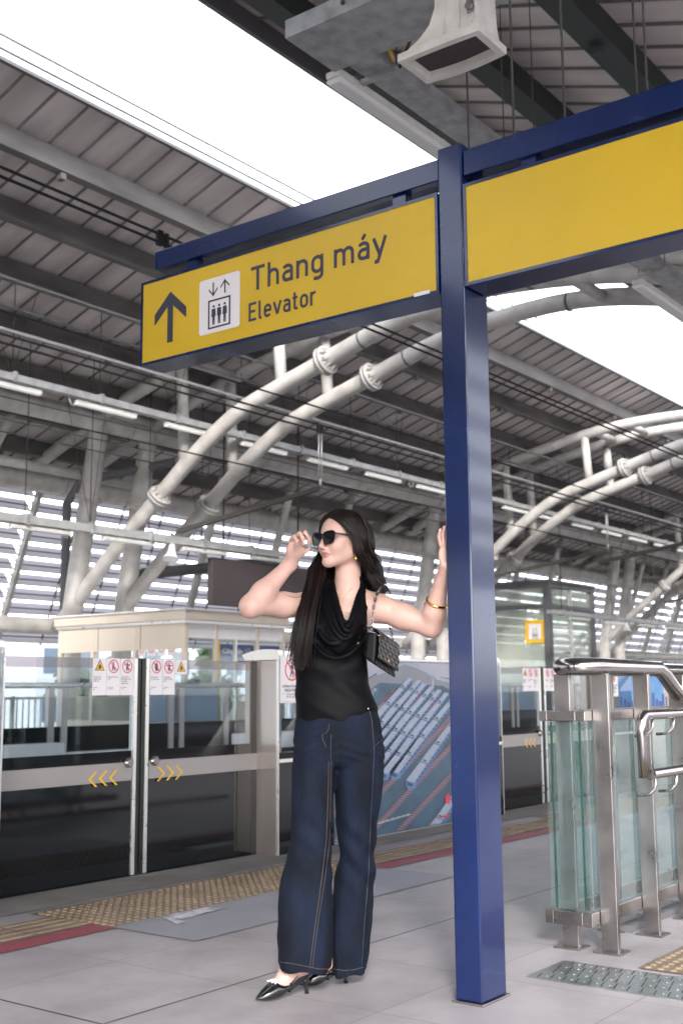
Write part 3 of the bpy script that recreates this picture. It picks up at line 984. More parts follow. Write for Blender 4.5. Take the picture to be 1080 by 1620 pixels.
M['advert_blue'] = mat('sky_blue_print', (0.10, 0.30, 0.62), 0.4, 0, 0.35, 3)
M['depot_teal'] = mat('teal_print', (0.045, 0.095, 0.15), 0.4, 0, 0.25, 5)
M['depot_grey'] = mat('greyish_roof_print', (0.20, 0.21, 0.25), 0.4, 0, 0.1, 3)
M['depot_mauve'] = mat('pale_mauve_print', (0.34, 0.34, 0.42), 0.4, 0, 0.05, 2)
M['train_roof'] = mat('pale_train_roof_print', (0.30, 0.34, 0.44), 0.4, 0, 0.12, 40)
M['train_side'] = mat('blue_train_side_print', (0.10, 0.19, 0.38), 0.4, 0, 0.15, 30)
M['train_dark'] = mat('dark_window_print', (0.025, 0.05, 0.11), 0.35)
M['rail_red'] = mat('reddish_rail_print', (0.30, 0.07, 0.09), 0.4)
M['sleeper'] = mat('pale_sleeper_print', (0.24, 0.26, 0.32), 0.4)
def depot_board(t, xa, xb):
    """large printed advert: an aerial picture of trains parked in a depot"""
    yb = YF + 0.026
    MB().box(xa, xb, yb, yb + 0.03, 0.012, 1.30).build('advert_board', M['depot_teal'], t)
    bd = t.children[-1]
    L = lambda px, py, k=0: at(px, py, y=yb - 0.0012 * (k + 1))
    def clip(poly):
        def cut(P, f):
            out = []
            for i in range(len(P)):
                a, c = P[i - 1], P[i]
                fa, fc = f(a), f(c)
                if (fa >= 0) != (fc >= 0):
                    out.append(a + (c - a) * (fa / (fa - fc)))
                if fc >= 0:
                    out.append(c)
            return out
        for f in (lambda p: p.x - xa - .004, lambda p: xb - .004 - p.x, lambda p: p.z - .02, lambda p: 1.296 - p.z):
            poly = cut(poly, f)
            if len(poly) < 3:
                return None
        return poly
    def put(mb, pts):
        q = clip(pts)
        if q:
            mb.poly(q)
    # mauve wall and arched roof of the depot
    m1 = MB()
    put(m1, [L(500, 1010), L(900, 1010), L(900, 1090, 0), L(712, 1073), L(688, 1070), L(660, 1052), L(640, 1046), L(600, 1062), L(560, 1085), L(500, 1110)])
    m1.build('pale_sky_print', M['depot_mauve'], bd)
    m2 = MB()
    put(m2, [L(500, 1112, 1), L(560, 1087, 1), L(600, 1064, 1), L(640, 1048, 1), L(662, 1055, 1), L(690, 1072, 1), L(712, 1076, 1), L(900, 1092, 1), L(900, 1150, 1), L(712, 1092, 1), L(700, 1085, 1), L(600, 1080, 1), L(500, 1150, 1)])
    m2.build('arched_roof_print', M['depot_grey'], bd)
    m3 = MB()
    for P in ([(596, 1064), (640, 1046), (662, 1053), (690, 1070), (712, 1075), (800, 1086)],):
        for i in range(len(P) - 1):
            (a, b_), (c, d) = P[i], P[i + 1]
            put(m3, [L(a, b_, 2), L(c, d, 2), L(c, d + 5, 2), L(a, b_ + 5, 2)])
    put(m3, [L(683, 1070, 2), L(686, 1070, 2), L(686, 1098, 2), L(683, 1098, 2)])
    m3.build('roof_rib_print', M['train_roof'], bd)
    # tracks run along one slanting direction
    D = (0.68, -0.73)
    rr_, sl_ = MB(), MB()
    for i in range(-4, 12):
        ox, oy = 560 + i * 34, 1345 + i * 9
        for s in (-4.2, 4.2):
            put(rr_, [L(ox + s - 1.1, oy, 2), L(ox + s + 1.1, oy, 2), L(ox + s + 1.1 + 300 * D[0], oy + 300 * D[1], 2), L(ox + s - 1.1 + 300 * D[0], oy + 300 * D[1], 2)])
        for k in range(66):
            cx, cy = ox + k * 4.5 * D[0], oy + k * 4.5 * D[1]
            if cy < 1110:
                break
            put(sl_, [L(cx - 5, cy - 1.1, 1), L(cx + 5, cy + .4, 1), L(cx + 5, cy + 1.8, 1), L(cx - 5, cy + .6, 1)])
    rr_.build('red_track_print', M['rail_red'], bd)
    so2 = sl_.build('sleeper_print', M['sleeper'], bd)
    so2['kind'] = 'stuff'
    tr, ts, td, tl = MB(), MB(), MB(), MB()
    trains = [(536, 1190, 646, 1072), (548, 1196, 660, 1075), (560, 1202, 668, 1080), (572, 1208, 680, 1085), (585, 1214, 692, 1090), (600, 1220, 703, 1095), (617, 1219, 716, 1100), (642, 1234, 730, 1118), (668, 1322, 760, 1195), (694, 1328, 790, 1200), (470, 1150, 560, 1085), (500, 1165, 590, 1088)]
    for ox, oy, ex_, ey_ in trains:
        w_, h_ = 12.5, 9.5
        e = (ex_, ey_)
        put(tr, [L(ox, oy, 3), L(ox + w_, oy + 4.5, 3), L(ex_ + w_ * .5, ey_ + 2, 3), L(ex_, ey_, 3)])
        put(ts, [L(ox + w_, oy + 4.5, 3), L(ox + w_ + .6, oy + 4.5 + h_, 3), L(ex_ + w_ * .52, ey_ + 6, 3), L(ex_ + w_ * .5, ey_ + 2, 3)])
        put(ts, [L(ox, oy, 3), L(ox + w_, oy + 4.5, 3), L(ox + w_ + .6, oy + 4.5 + h_, 3), L(ox + 4, oy + h_ + 5, 3), L(ox - .5, oy + h_, 3)])
        put(td, [L(ox + 1.4, oy + 2.5, 4), L(ox + w_ - 2, oy + 6, 4), L(ox + w_ - 2.4, oy + h_ + 1, 4), L(ox + 2.4, oy + h_ - 1.2, 4)])
        n = int(math.hypot(ex_ - ox, ey_ - oy) / 7)
        for k in range(1, n):
            f = k / n
            sc = 1 - .5 * f
            bx, by = ox + w_ + .3 + (ex_ - ox - w_ * .5) * f, oy + 6.8 + (ey_ - oy - 3.6) * f
            ux_, uy_ = (ex_ - ox) / n * .55, (ey_ - oy) / n * .55
            put(td, [L(bx, by, 4), L(bx + ux_, by + uy_, 4), L(bx + ux_ + .2, by + uy_ + 3.6 * sc, 4), L(bx + .2, by + 3.6 * sc, 4)])
            tx_, ty_ = ox + (ex_ - ox) * f, oy + (ey_ - oy) * f
            if k % 2 == 0:
                put(tl, [L(tx_ + 3.2 * sc, ty_ + 1.6 * sc, 4), L(tx_ + 8.4 * sc, ty_ + 3.6 * sc, 4), L(tx_ + 8.4 * sc + ux_ * .9, ty_ + 3.6 * sc + uy_ * .9, 4), L(tx_ + 3.2 * sc + ux_ * .9, ty_ + 1.6 * sc + uy_ * .9, 4)])
            if k % 5 == 0:
                put(td, [L(tx_ + .6, ty_ + .3, 5), L(tx_ + w_ * sc * .95, ty_ + 4.2 * sc, 5), L(tx_ + w_ * sc * .95 + .8, ty_ + 4.2 * sc - 1, 5), L(tx_ + 1.4, ty_ - .8, 5)])
                put(td, [L(tx_ + 3 * sc + 1.5, ty_ - 2.2, 5), L(tx_ + 9 * sc + 1.5, ty_ + .2, 5), L(tx_ + 9 * sc + 3, ty_ - 1.6, 5), L(tx_ + 3 * sc + 3, ty_ - 4, 5)])
    tl.build('roof_unit_print', M['depot_mauve'], bd)['kind'] = 'stuff'
    tr.build('train_roof_print', M['train_roof'], bd)
    ts.build('train_side_print', M['train_side'], bd)
    td.build('train_window_print', M['train_dark'], bd)['kind'] = 'stuff'
    c = at(708, 1264, y=yb - 0.006)
    fl = MB()
    for k in range(5):
        q = k * 1.257
        fl.prism([(c.x + .022 * math.cos(q) + .021 * math.cos(j * .785), c.y, c.z + .022 * math.sin(q) + .021 * math.sin(j * .785)) for j in range(8)], (0, -.0006 - .0001 * k, 0))
    fl.build('red_flower_print', M['redink'], bd)
    c2 = at(704, 1290, y=yb - 0.006)
    MB().box(c2.x - .05, c2.x + .06, c2.y - .001, c2.y, c2.z - .014, c2.z + .002).build('red_stamp_print', M['redink'], bd)
    c1 = at(598, 1304, y=yb - 0.006)
    text('an aerial view of the metro train depot', 0.027, (c1.x, c1.y, c1.z), (1, 0, .07), UZ, M['print_white'], bd, 'caption', depth=0.0003)
WH = {-1: 'left of the near doorway, cut off at the left edge', 0: 'behind the woman, with the printed picture of parked trains', 1: 'behind the glass balustrade, with a blue advert board', 2: 'far beyond the balustrade at the right'}
for k in (-1, 0, 1, 2):
    fixed_screen(k * PER, 'brushed steel platform screen unit ' + WH[k], 'depot' if k == 0 else 'blue')
DN = {0: 'near', 1: 'farther', 2: 'farthest'}
for k in (0, 1, 2):
    door_leaf(k * PER, True, f'{DN[k]} left-hand glass screen door leaf with grey band and left-pointing yellow chevrons', k < 2)
    door_leaf(k * PER, False, f'{DN[k]} right-hand glass screen door leaf with grey band and right-pointing yellow chevrons', k < 2)

# ------------------------------------------------------------------ far side screens, seen through the near glass
M['frosted'] = mat('frosted_pale_blue_panel', (0.34, 0.42, 0.55), 0.4, 0, 0.1, 2)
def far_screen(x0, label):
    t = thing('far_screen_unit', label, 'screen wall', (x0 + 2.6, 12.5, 0), 'screens of the far platform')
    y = 12.5
    MB().box(x0, x0 + 5.2, y, y + 0.05, 0.0, 0.62).build('lower_panel', M['blackglass'], t)
    MB().box(x0, x0 + 5.2, y + 0.01, y + 0.03, 0.62, 1.13).build('glass', M['clear'], t)
    MB().tube([(x0, y, 1.165), (x0 + 5.2, y, 1.165)], 0.04, 10).build('top_rail', M['alu'], t)
    for dx in (0.05, 0.98, 1.2, 3.2, 3.42, 4.4):
        MB().box(x0 + dx - 0.05, x0 + dx + 0.05, y - 0.02, y + 0.06, 0.0, 1.15).build('post', M['steel_warm'], t)
    for a, b_, z0, z1 in ((0.1, 1.05, 0.16, 0.42), (1.10, 2.32, 0.15, 0.285), (4.48, 5.15, 0.16, 0.42)):
        c = MB().box(x0 + a, x0 + b_, y - 0.24, y - 0.03, z0, z1)
        c.build('white_equipment_cover', M['white'], t, 0.03, 3)
    MB().box(x0 + 2.85, x0 + 4.28, y + .05, y + .06, 0.63, 1.12).build('frosted_blue_panel', M['frosted'], t)
FS = ['far platform screen at the left, seen through the near left door', 'far platform screen in front of the cream cabin', 'far platform screen right of the cabin', 'far platform screen under the glass lift shaft', 'far platform screen beyond the lift shaft']
for k in range(5):
    far_screen(4.0 + k * 5.2 + 0.0, FS[k])
# fence along the back of the far platform
def fence(x0, x1, y, label):
    t = thing('baluster_fence', label, 'fence', ((x0 + x1) / 2, y, 0), 'fences along the far platform')
    for z0 in (0.95, 0.12):
        MB().box(x0, x1, y - 0.025, y + 0.025, z0, z0 + 0.05).build('rail', M['alu'], t)
    b = MB()
    n = int((x1 - x0) / 0.14)
    for i in range(n):
        x = x0 + 0.07 + i * (x1 - x0) / n
        b.box(x - 0.015, x + 0.015, y - 0.012, y + 0.012, 0.17, 0.95)
    o = b.build('baluster_infill', M['alu'], t)
    for x in np.arange(x0, x1 + .01, 2.0):
        MB().box(x - 0.03, x + 0.03, y - 0.03, y + 0.03, 0.0, 1.02).build('post', M['tube'], t)
fence(6, 16.0, 18.3, 'pale baluster fence behind the cream cabin, seen through the near door glass')
fence(16.4, 60, 18.3, 'pale baluster fence at the back of the far platform right of the cabin')

# ------------------------------------------------------------------ cream waiting cabin
CB = thing('waiting_cabin', 'cream panelled waiting cabin with flat overhanging roof on the far platform', 'cabin', (14.1, 14.3, 0))
cx0, cx1, cy0, cy1 = 12.95, 15.34, 12.76, 15.75
rf = MB().box(cx0 - .06, cx1 + .06, cy0 - .06, cy1 + .06, 2.175, 2.325)
rf = rf.build('roof', M['cream'], CB, 0.01)
MB().box(cx0 - .09, cx1 + .09, cy0 - .09, cy1 + .09, 2.327, 2.350).build('roof_trim', M['white'], rf)
MB().box(cx0 - .035, cx1 + .035, cy0 - .035, cy1 + .035, 2.125, 2.173).build('cornice', M['alu'], rf)
side = MB().box(cx0, cx0 + 0.05, cy0 + .08, cy1, 1.73, 2.125)
side.build('side_panel', M['cream'], CB)
for yy in (13.75, 14.75):
    MB().box(cx0 - 0.004, cx0 + 0.002, yy - 0.006, yy + 0.006, 1.73, 2.125).build('panel_joint', M['frame_grey'], CB)
MB().box(cx0 + .02, cx0 + .03, cy0 + .08, cy1 - .06, 0.62, 1.73).build('side_glass', M['clear'], CB)
MB().box(cx0, cx0 + .05, cy0 + .08, cy1, 0.0, 0.62).build('side_plinth', M['cream'], CB)
for yy in (cy0, 13.85, 14.85, cy1 - .08):
    MB().box(cx0 - .012, cx0 + .07, yy, yy + .07, 0.0, 2.125).build('side_post', M['cream'], CB)
for i in range(4):
    for j in range(2):
        nn_ = MB().box(cx0 + .010, cx0 + .016, 12.98 + i * .22, 12.98 + i * .22 + .17, 1.40 + j * .23, 1.585 + j * .23).build('notice_sheet', M['print_white'], CB)
        MB().ring((cx0 + .0095, 13.065 + i * .22, 1.505 + j * .23), .055, (0, -1, 0), (0, 0, 1), .014, .0008, 14).build('red_ring', M['redink'], nn_)
for xx in (cx0, 13.62, 14.62, cx1 - .06):
    MB().box(xx, xx + .06, cy0 - .012, cy0 + .06, 0.0, 2.125).build('front_post', M['cream'], CB)
MB().box(cx0 + .06, cx1 - .06, cy0, cy0 + .05, 1.90, 1.95).build('front_rail', M['white'], CB)
for a, b_ in ((cx0 + .06, 13.62), (13.68, 14.62), (14.68, cx1 - .06)):
    MB().box(a, b_, cy0 + .02, cy0 + .03, 0.1, 1.90).build('front_glass', M['clear'], CB)
    MB().box(a, b_, cy0 + .02, cy0 + .03, 1.95, 2.125).build('upper_panel', M['print_white'], CB)
MB().box(14.10, 14.14, cy0 - .004, cy0 + .05, 0.1, 1.90).build('door_edge', M['alu'], CB)
MB().box(13.69, 13.73, cy0 - .004, cy0 + .05, 0.1, 1.90).build('door_edge', M['chev'], CB)
MB().box(cx1 - .05, cx1, cy0 + .08, cy1, 0.0, 0.9).build('side_wall', M['cream'], CB)
MB().box(cx1 - .03, cx1 - .02, cy0 + .08, cy1, 0.9, 2.12).build('side_glass', M['clear'], CB)
MB().box(cx0 + .06, cx1 - .06, cy1 - .06, cy1, 0.0, 1.0).build('back_wall', M['cream'], CB)
SN = thing('station_name_sign', 'blue station name sign reading viên Văn Thánh behind the cabin glass', 'sign', (17.9, 18.0, 1.2))
p = at(385, 1032, y=17.9)
p = at(352, 1035, y=17.9)
MB().box(p.x - .1, p.x + 2.0, 17.9, 17.95, p.z - .22, p.z + .22).build('board', M['blue_sign'], SN)
text('Công viên Văn Thánh', 0.17, (p.x, 17.896, p.z + .02), (1, 0, 0), UZ, M['print_white'], SN, 'lettering', bold=0.003)
text('Van Thanh Park', 0.10, (p.x + .4, 17.896, p.z - .14), (1, 0, 0), UZ, M['print_white'], SN, 'lettering')
for x in (p.x, p.x + 1.9):
    MB().box(x - .03, x + .03, 17.955, 18.0, 0.0, p.z + .2).build('post', M['alu'], SN)

# dark display board hanging behind the cabin roof
DB = thing('hanging_board', 'large dark brown board seen from its back above the cabin roof', 'board', (16.6, 14.6, 3.1))
MB().box(15.45, 18.4, 14.55, 14.68, 2.63, 3.50).build('panel', M['brown'], DB, 0.01)
for x in (15.8, 18.0):
    MB().box(x - .012, x + .012, 14.60, 14.625, 3.50, ROOF_Z(14.6) - .05).build('hanger', M['rust'], DB)

# ------------------------------------------------------------------ glass lift shaft at right
LS = thing('lift_shaft', 'glazed lift shaft with grey frame on the far platform', 'lift shaft', (29.5, 15.4, 0))
lx0, lx1, ly0, ly1, lz = 28.6, 31.3, 14.5, 16.9, 3.95
for x, y in ((lx0, ly0), (lx1, ly0), (lx0, ly1), (lx1, ly1)):
    MB().box(x - .09, x + .09, y - .09, y + .09, 0, lz).build('corner_post', M['frame_grey'], LS)
for z0 in (0.0, 1.55, 3.25, lz - .12):
    r = MB()
    r.box(lx0 + .09, lx1 - .09, ly0 - .07, ly0 + .07, z0, z0 + .12); r.box(lx0 - .07, lx0 + .07, ly0 + .09, ly1 - .09, z0, z0 + .12)
    r.build('ring_beam', M['frame_grey'], LS)
MB().box(lx0 - .12, lx1 + .12, ly0 - .12, ly1 + .12, lz, lz + .08).build('roof', M['frame_grey'], LS)
for a, b_ in ((0.12, 1.55), (1.67, 3.25), (3.37, lz - .12)):
    MB().box(lx0 + .09, lx1 - .09, ly0 - .01, ly0 + .01, a, b_).build('front_glass', M['lift_glass'], LS)
    MB().box(lx0 - .01, lx0 + .01, ly0 + .09, ly1 - .09, a, b_).build('side_glass', M['lift_glass'], LS)
MB().box(lx0 + 1.3, lx0 + 1.36, ly0 - .06, ly0 + .06, 0, lz).build('mullion', M['alu'], LS)
MB().box(lx0 + .5, lx1 - .5, ly1 - .6, ly1 - .4, 0.0, 3.6).build('back_wall', M['cream'], LS)
cbk = MB()
for k in range(3):
    cbk.tube([(lx0 + .3 + .8 * k + .35 * math.cos(q), 15.2, 2.5 - .35 * math.sin(q) * 1.3) for q in np.linspace(0.2, 2.9, 12)], .03, 6)
    cbk.tube([(lx0 + .3 + .8 * k, 15.0, 1.9), (lx0 + .9 + .8 * k, 15.9, 3.3)], .03, 6)
cbk.build('cable_loop', M['white'], LS)
p0 = at(831, 1018, x=lx0 - .03); p1 = at(861, 980, x=lx0 - .03)
sb = MB().box(lx0 - .045, lx0 - .028, p1.y, p0.y, p0.z, p1.z).build('lift_sign', M['chev'], LS)
cm, hw = (p0 + p1) / 2, abs(p0.y - p1.y) / 2
MB().box(lx0 - .050, lx0 - .045, cm.y - hw * .62, cm.y + hw * .62, cm.z - hw * .68, cm.z + hw * .68).build('white_field', M['print_white'], sb)
ls_ = MB()
lift_symbol(ls_, (lx0 - .0505, cm.y, cm.z - .10), (0, -1, 0), UZ, hw * .3, (-1, 0, 0))
ls_.build('lift_pictogram', M['ink'], sb)

# ------------------------------------------------------------------ overhead line, far light trays, pipes
def wire(name, label, cat, pts, r, m, group=None, extra=None):
    t = thing(name, label, cat, pts[0], group)
    MB().tube(pts, r, 6).build('wire', m, t)
    return t
OW = thing('overhead_line', 'pair of black overhead wires of the near track with droppers and clamps', 'overhead wire', (20, 7.02, 5))
for dz, r in ((0.0, .013), (0.075, .013)):
    MB().tube([(-10, 7.02, 4.93 + dz), (90, 7.02, 4.93 + dz)], r, 6).build('wire', M['cable'], OW)
MB().tube([(-10, 7.1, 3.92), (90, 7.1, 3.92)], .009, 6).build('contact_wire', M['cable'], OW)
OW2 = thing('overhead_line', 'pair of black overhead wires of the far track with droppers and clamps', 'overhead wire', (20, 10.75, 5))
for dz, r in ((0.0, .016), (0.10, .016)):
    MB().tube([(-10, 10.75, 5.02 + dz), (90, 10.75, 5.02 + dz)], r, 6).build('wire', M['cable'], OW2)
MB().tube([(-10, 10.8, 4.24), (90, 10.8, 4.24)], .011, 6).build('contact_wire', M['cable'], OW2)
for OWx, y, z0, xs in ((OW, 7.02, 4.93, (4.95, 6.75, 22.1)), (OW2, 10.75, 5.02, (13.75, 24.2, 35.0))):
    for x in xs:
        c = MB()
        c.box(x - .03, x + .03, y - .02, y + .02, z0 - .03, z0 + .105)
        c.box(x + .06, x + .10, y - .018, y + .018, z0 - .025, z0 + .10)
        c.build('clamp', M['cable'], OWx)
        if x > 8:
            d = MB()
            for s in (0.0, .07):
                d.tube([(x + s, y, z0 - .05), (x + s, y, z0 - .75)], .011, 6)
            d.tube([(x + .035, y, z0 - .75), (x + .035, y, z0 - .86)], .02, 6)
            d.build('dropper', M['alu'], OWx)
            MB().bar((x, y, z0 - .9), (x, y + 3.0, z0 - 1.3), .07, .07).build('cantilever_arm', M['rust'], OWx)

def light_tray(y, z, x0, x1, label, lx, lit, hang, w=.11, h=.09):
    t = thing('cable_tray', label, 'cable tray', ((x0 + x1) / 2, y, z))
    b = MB()
    b.box(x0, x1, y - w / 2, y + w / 2, z, z + .006); b.box(x0, x1, y - w / 2, y - w / 2 + .004, z + .006, z + h); b.box(x0, x1, y + w / 2 - .004, y + w / 2, z + .006, z + h)
    b.build('tray', M['tray'], t)
    n = int((x1 - x0) / hang)
    for i in range(n):
        x = x0 + .7 + i * hang
        MB().tube([(x, y, z + h), (x, y, hang_z(y) )], .008, 5).build('hanger_wire', M['rust'], t)
        MB().box(x - .03, x + .03, y - w / 2 - .02, y + w / 2 + .02, z - .02, z + h + .03).build('bracket', M['galv'], t)
        if i % 2 == 0:
            for s in (-1, 1):
                MB().tube([(x, y, z + h + .02), (x + s * .55, y + .2, hang_z(y + .2))], .005, 5).build('brace_wire', M['rust'], t)
    for i in range(int((x1 - x0) / 3)):
        x = x0 + 1.9 + i * 3.0
        MB().tube([(x, y, z), (x + .06, y, z - .12), (x + .14, y, z - .13), (x + .2, y, z - .03)], .012, 6).build('cable_loop', M['tray'], t)
    return t
def hang_z(y):
    return (ROOF_Z(y) if y > 9 else 8.23 - .34 * (7.6 - y)) - .03
def tube_lamp(x, y, z, label, lit, group, L=1.2):
    t = thing('tube_lamp', label, 'tube lamp', (x + L / 2, y, z), group)
    MB().box(x, x + L, y - .045, y + .045, z - .035, z - .0).build('housing', M['offwhite'], t, .008)
    d = MB()
    pr = [(y - .048, z - .036), (y + .048, z - .036), (y + .048, z - .050), (y + .034, z - .068), (y - .034, z - .068), (y - .048, z - .050)]
    d.prism([(x + .012, a, c) for a, c in pr], (L - .024, 0, 0))
    d.build('diffuser', M['lamp_on'] if lit else M['lamp'], t, .006)
    for xx in (x + .2, x + L - .2):
        MB().box(xx - .015, xx + .015, y - .02, y + .02, z, z + .025).build('clip', M['galv'], t)
    return t
light_tray(13.2, 5.40, 6, 90, 'front galvanised light tray hung under the far roof with a row of tube lamps', None, True, 1.6, .14, .10)
for i in range(22):
    tube_lamp(9.2 + i * 1.84, 13.2, 5.36, f'{ORD[i] if i < 20 else "far " + ORD[i - 20]} lit tube lamp from the left along the front far light tray', True, 'tube lamps on the front far tray')
light_tray(14.5, 3.64, 4, 17.2, 'rear galvanised light tray above the cream cabin with tube lamps below it', None, False, 1.3, .16, .13)
for i in range(5):
    tube_lamp(9.08 + i * 1.84, 14.5, 3.61, f'{ORD[i]} tube lamp from the left on the rear tray above the cabin', False, 'tube lamps on the rear far tray', 1.15)
light_tray(13.4, 2.95, 26.5, 70, 'low galvanised light tray crossing in front of the lift shaft', None, False, 3.1, .14, .10)
for i in range(8):
    tube_lamp(27.6 + i * 2.2, 13.4, 2.92, f'{ORD[i]} tube lamp from the left on the low tray by the lift shaft', i == 1, 'tube lamps on the low right tray')
wire('bright_conduit', 'thin pale conduit line running below the far roof purlins', 'conduit', [(-10, 13.0, 6.05), (90, 13.0, 6.05)], .022, M['white'])
wire('dark_conduit', 'thin dark conduit line running high under the far roof beside the sign', 'conduit', [(-10, 12.2, 6.44), (90, 12.2, 6.44)], .022, M['frame_grey'])
wire('dark_conduit', 'lower thin dark conduit line under the far roof at the left edge', 'conduit', [(-10, 12.6, 6.22), (90, 12.6, 6.22)], .02, M['frame_grey'])
for i, (y, zz_) in enumerate(((15.0, 5.35), (15.2, 5.2), (14.7, 5.62))):
    wire('cross_span_wire', f'{ORD[i]} thin grey wire strung below the lamps between the arches', 'wire', [(-10, y, zz_), (90, y, zz_)], .012, M['frame_grey'], 'thin wires between the arches')
# small horn loudspeakers below the rear trays
def horn(x, y, z, label):
    t = thing('horn_speaker', label, 'loudspeaker', (x, y, z), 'small horn loudspeakers')
    MB().tube([(x, y, z), (x - .01, y - .01, z - .10), (x - .03, y - .02, z - .20), (x - .05, y - .03, z - .27)], [.05, .06, .10, .15], 18).build('horn', M['white'], t)
    MB().tube([(x, y, z), (x, y, z + .2)], .03, 8).build('bracket', M['galv'], t)
hp_ = at(272, 872, y=14.45)
horn(hp_.x, 14.45, 3.62, 'small white horn loudspeaker under the rear tray left of the woman')
horn(31.0, 13.3, 2.90, 'small white horn loudspeaker under the low tray at the lift shaft')
# drain pipes with elbows around the nearest columns
dp = MB().tube([(14.0, 16.9, 0), (14.0, 16.9, 4.55), (14.05, 16.6, 4.95), (15.1, 15.2, 5.3)], .085, 12)
tag(dp.build('drain_pipe', M['frame_grey']), 'dark grey drain pipe with elbow beside the nearest column', 'pipe', 'drain pipes')
dp = MB().tube([(15.35, 16.8, 0), (15.35, 16.8, 3.2), (15.5, 16.7, 3.32), (18.3, 15.4, 3.72)], .11, 12)
tag(dp.build('drain_pipe', M['frame_grey']), 'short dark grey drain pipe rising behind the cabin roof', 'pipe', 'drain pipes')
dp = MB().tube([(11.6, 16.9, 5.1), (12.0, 16.7, 5.12), (12.05, 16.5, 5.25), (12.05, 16.0, 5.85)], .09, 12)
dp.tube([(10.2, 16.7, 5.12), (15.5, 16.5, 5.02)], .09, 12)
tag(dp.build('drain_pipe', M['tube']), 'pale elbowed drain pipe at the left edge under the roof', 'pipe', 'drain pipes')

# ------------------------------------------------------------------ trays, lamp and loudspeaker above the sign
NT = thing('cable_tray', 'wide galvanised trunking with a narrow tray above the sign, close overhead', 'cable tray', (5.5, 4.0, 4.95))
MB().box(5.01, 5.50, 1.2, 4.16, 4.965, 5.085).build('trunking', M['galv'], NT, .004)
MB().box(5.009, 5.012, 1.2, 3.55, 5.0, 5.085).build('joint_cover', M['galv'], NT)
bl = MB()
for yy in (3.62, 3.72, 3.48, 3.38):
    bl.tube([(5.01, yy, 5.03), (4.998, yy, 5.03)], .014, 8)
bl.build('bolt_heads', M['rust'], NT)
b = MB()
for xa, xb in ((5.5, 7.75), (7.9, 30)):
    b.box(xa, xb, 3.86, 4.06, 4.985, 4.991); b.box(xa, xb, 3.86, 3.864, 4.991, 5.085); b.box(xa, xb, 4.056, 4.06, 4.991, 5.085)
b.build('tray', M['galv'], NT)
MB().box(7.4, 8.05, 3.80, 3.858, 4.99, 5.06).build('splice_plate', M['galv'], NT)
MB().box(7.42, 7.50, 3.795, 3.80, 5.01, 5.045).build('yellow_tag', M['chev'], NT)
MB().box(9.62, 9.82, 3.75, 3.858, 4.96, 5.06).build('splice_plate', M['galv'], NT)
MB().box(9.66, 9.78, 3.745, 3.75, 4.99, 5.02).build('yellow_tag', M['chev'], NT)
for x in (5.72, 7.6, 10.2, 12.6):
    MB().box(x - .02, x + .02, 3.82, 4.10, 4.955, 4.985).build('bracket', M['galv'], NT)
    for yy in (3.83, 4.09):
        MB().tube([(x, yy, 4.96), (x, yy, hang_z(yy))], .005, 6).build('hanger_rod', M['rust'], NT)
MB().tube([(5.75, 3.83, 4.99), (5.68, 3.5, 5.45), (5.66, 3.45, 5.62)], .012, 6).build('safety_cable', M['rust'], NT)
MB().tube([(7.5, 3.8, 5.02), (7.62, 3.7, 4.96), (8.2, 3.6, 4.99), (9.0, 3.5, 5.3)], .014, 6).build('loose_cable', M['cable'], NT)
for i in range(3):
    MB().tube([(5.56, 3.84 - .01 * i, 5.10), (5.62, 3.8, 5.04 - .02 * i), (5.72, 3.85, 5.02)], .006, 5).build('yellow_lead', M['chev'], NT)
NL = [('nearest', 5.5), ('second', 8.05), ('third', 10.35), ('fourth', 13.0)]
for nm, x in NL:
    t = tube_lamp(x, 4.17, 4.985, f'{nm} grey weatherproof tube lamp hung below the tray above the sign', False, 'tube lamps above the near platform', 1.5)
    t.scale = (1, 1.35, 1.3)

# rods that drop from the roof to the gantry and trays near the camera
HR = [(812, 0, 812, 195, 4.6), (886, 0, 892, 165, 4.7), (1018, 0, 1022, 125, 4.5), (1004, 60, 1006, 130, 5.4), (738, 120, 740, 190, 5.6)]
for i, (a, b0, c, d, dep) in enumerate(HR):
    p = CAM + ray(c, d) * dep
    tag(MB().tube([(p[0], p[1], 3.05), (p[0], p[1], hang_z(p[1]))], .0055, 6).build('hanger_rod', M['rust']), f'{ORD[i]} thin dark hanger rod dropping from the near roof behind the sign beam, counted from the right' if 0 else
        ['thin hanger rod above the right sign, left of its neighbours', 'thin hanger rod dropping in the middle above the right sign', 'thin hanger rod close to the right edge above the sign', 'short dark hanger rod below a roof beam clamp at right', 'short dark hanger rod below the loudspeaker'][i], 'hanger rod', 'hanger rods of the near roof')

SPK = thing('loudspeaker', 'white boxy horn loudspeaker with dark mouth hanging above the sign post', 'loudspeaker', (4.1, 2.5, 4.0))
MZ = 3.80
X0, X1, Y0, Y1 = 3.965, 4.205, 2.235, 2.65
rim = MB()
def ringpts(x0, x1, y0, y1, z, bow=0.0, n=6):
    out = []
    for k in range(n):
        out.append((x1 + bow * math.sin(math.pi * k / (n - 1)), y0 + (y1 - y0) * k / (n - 1), z))
    for k in range(n):
        out.append((x0 - bow * .3 * math.sin(math.pi * k / (n - 1)), y1 + (y0 - y1) * k / (n - 1), z))
    return out
lay = [ringpts(X0 + .04, X1 - .045, Y0 + .045, Y1 - .045, MZ + .03, .014), ringpts(X0 + .03, X1 - .035, Y0 + .035, Y1 - .035, MZ, .014), ringpts(X0, X1, Y0, Y1, MZ + .002, .02), ringpts(X0, X1, Y0, Y1, MZ + .038, .02), ringpts(X0 + .02, X1 - .02, Y0 + .02, Y1 - .03, MZ + .052, .01)]
vs = [p for r in lay for p in r]
n_ = len(lay[0])
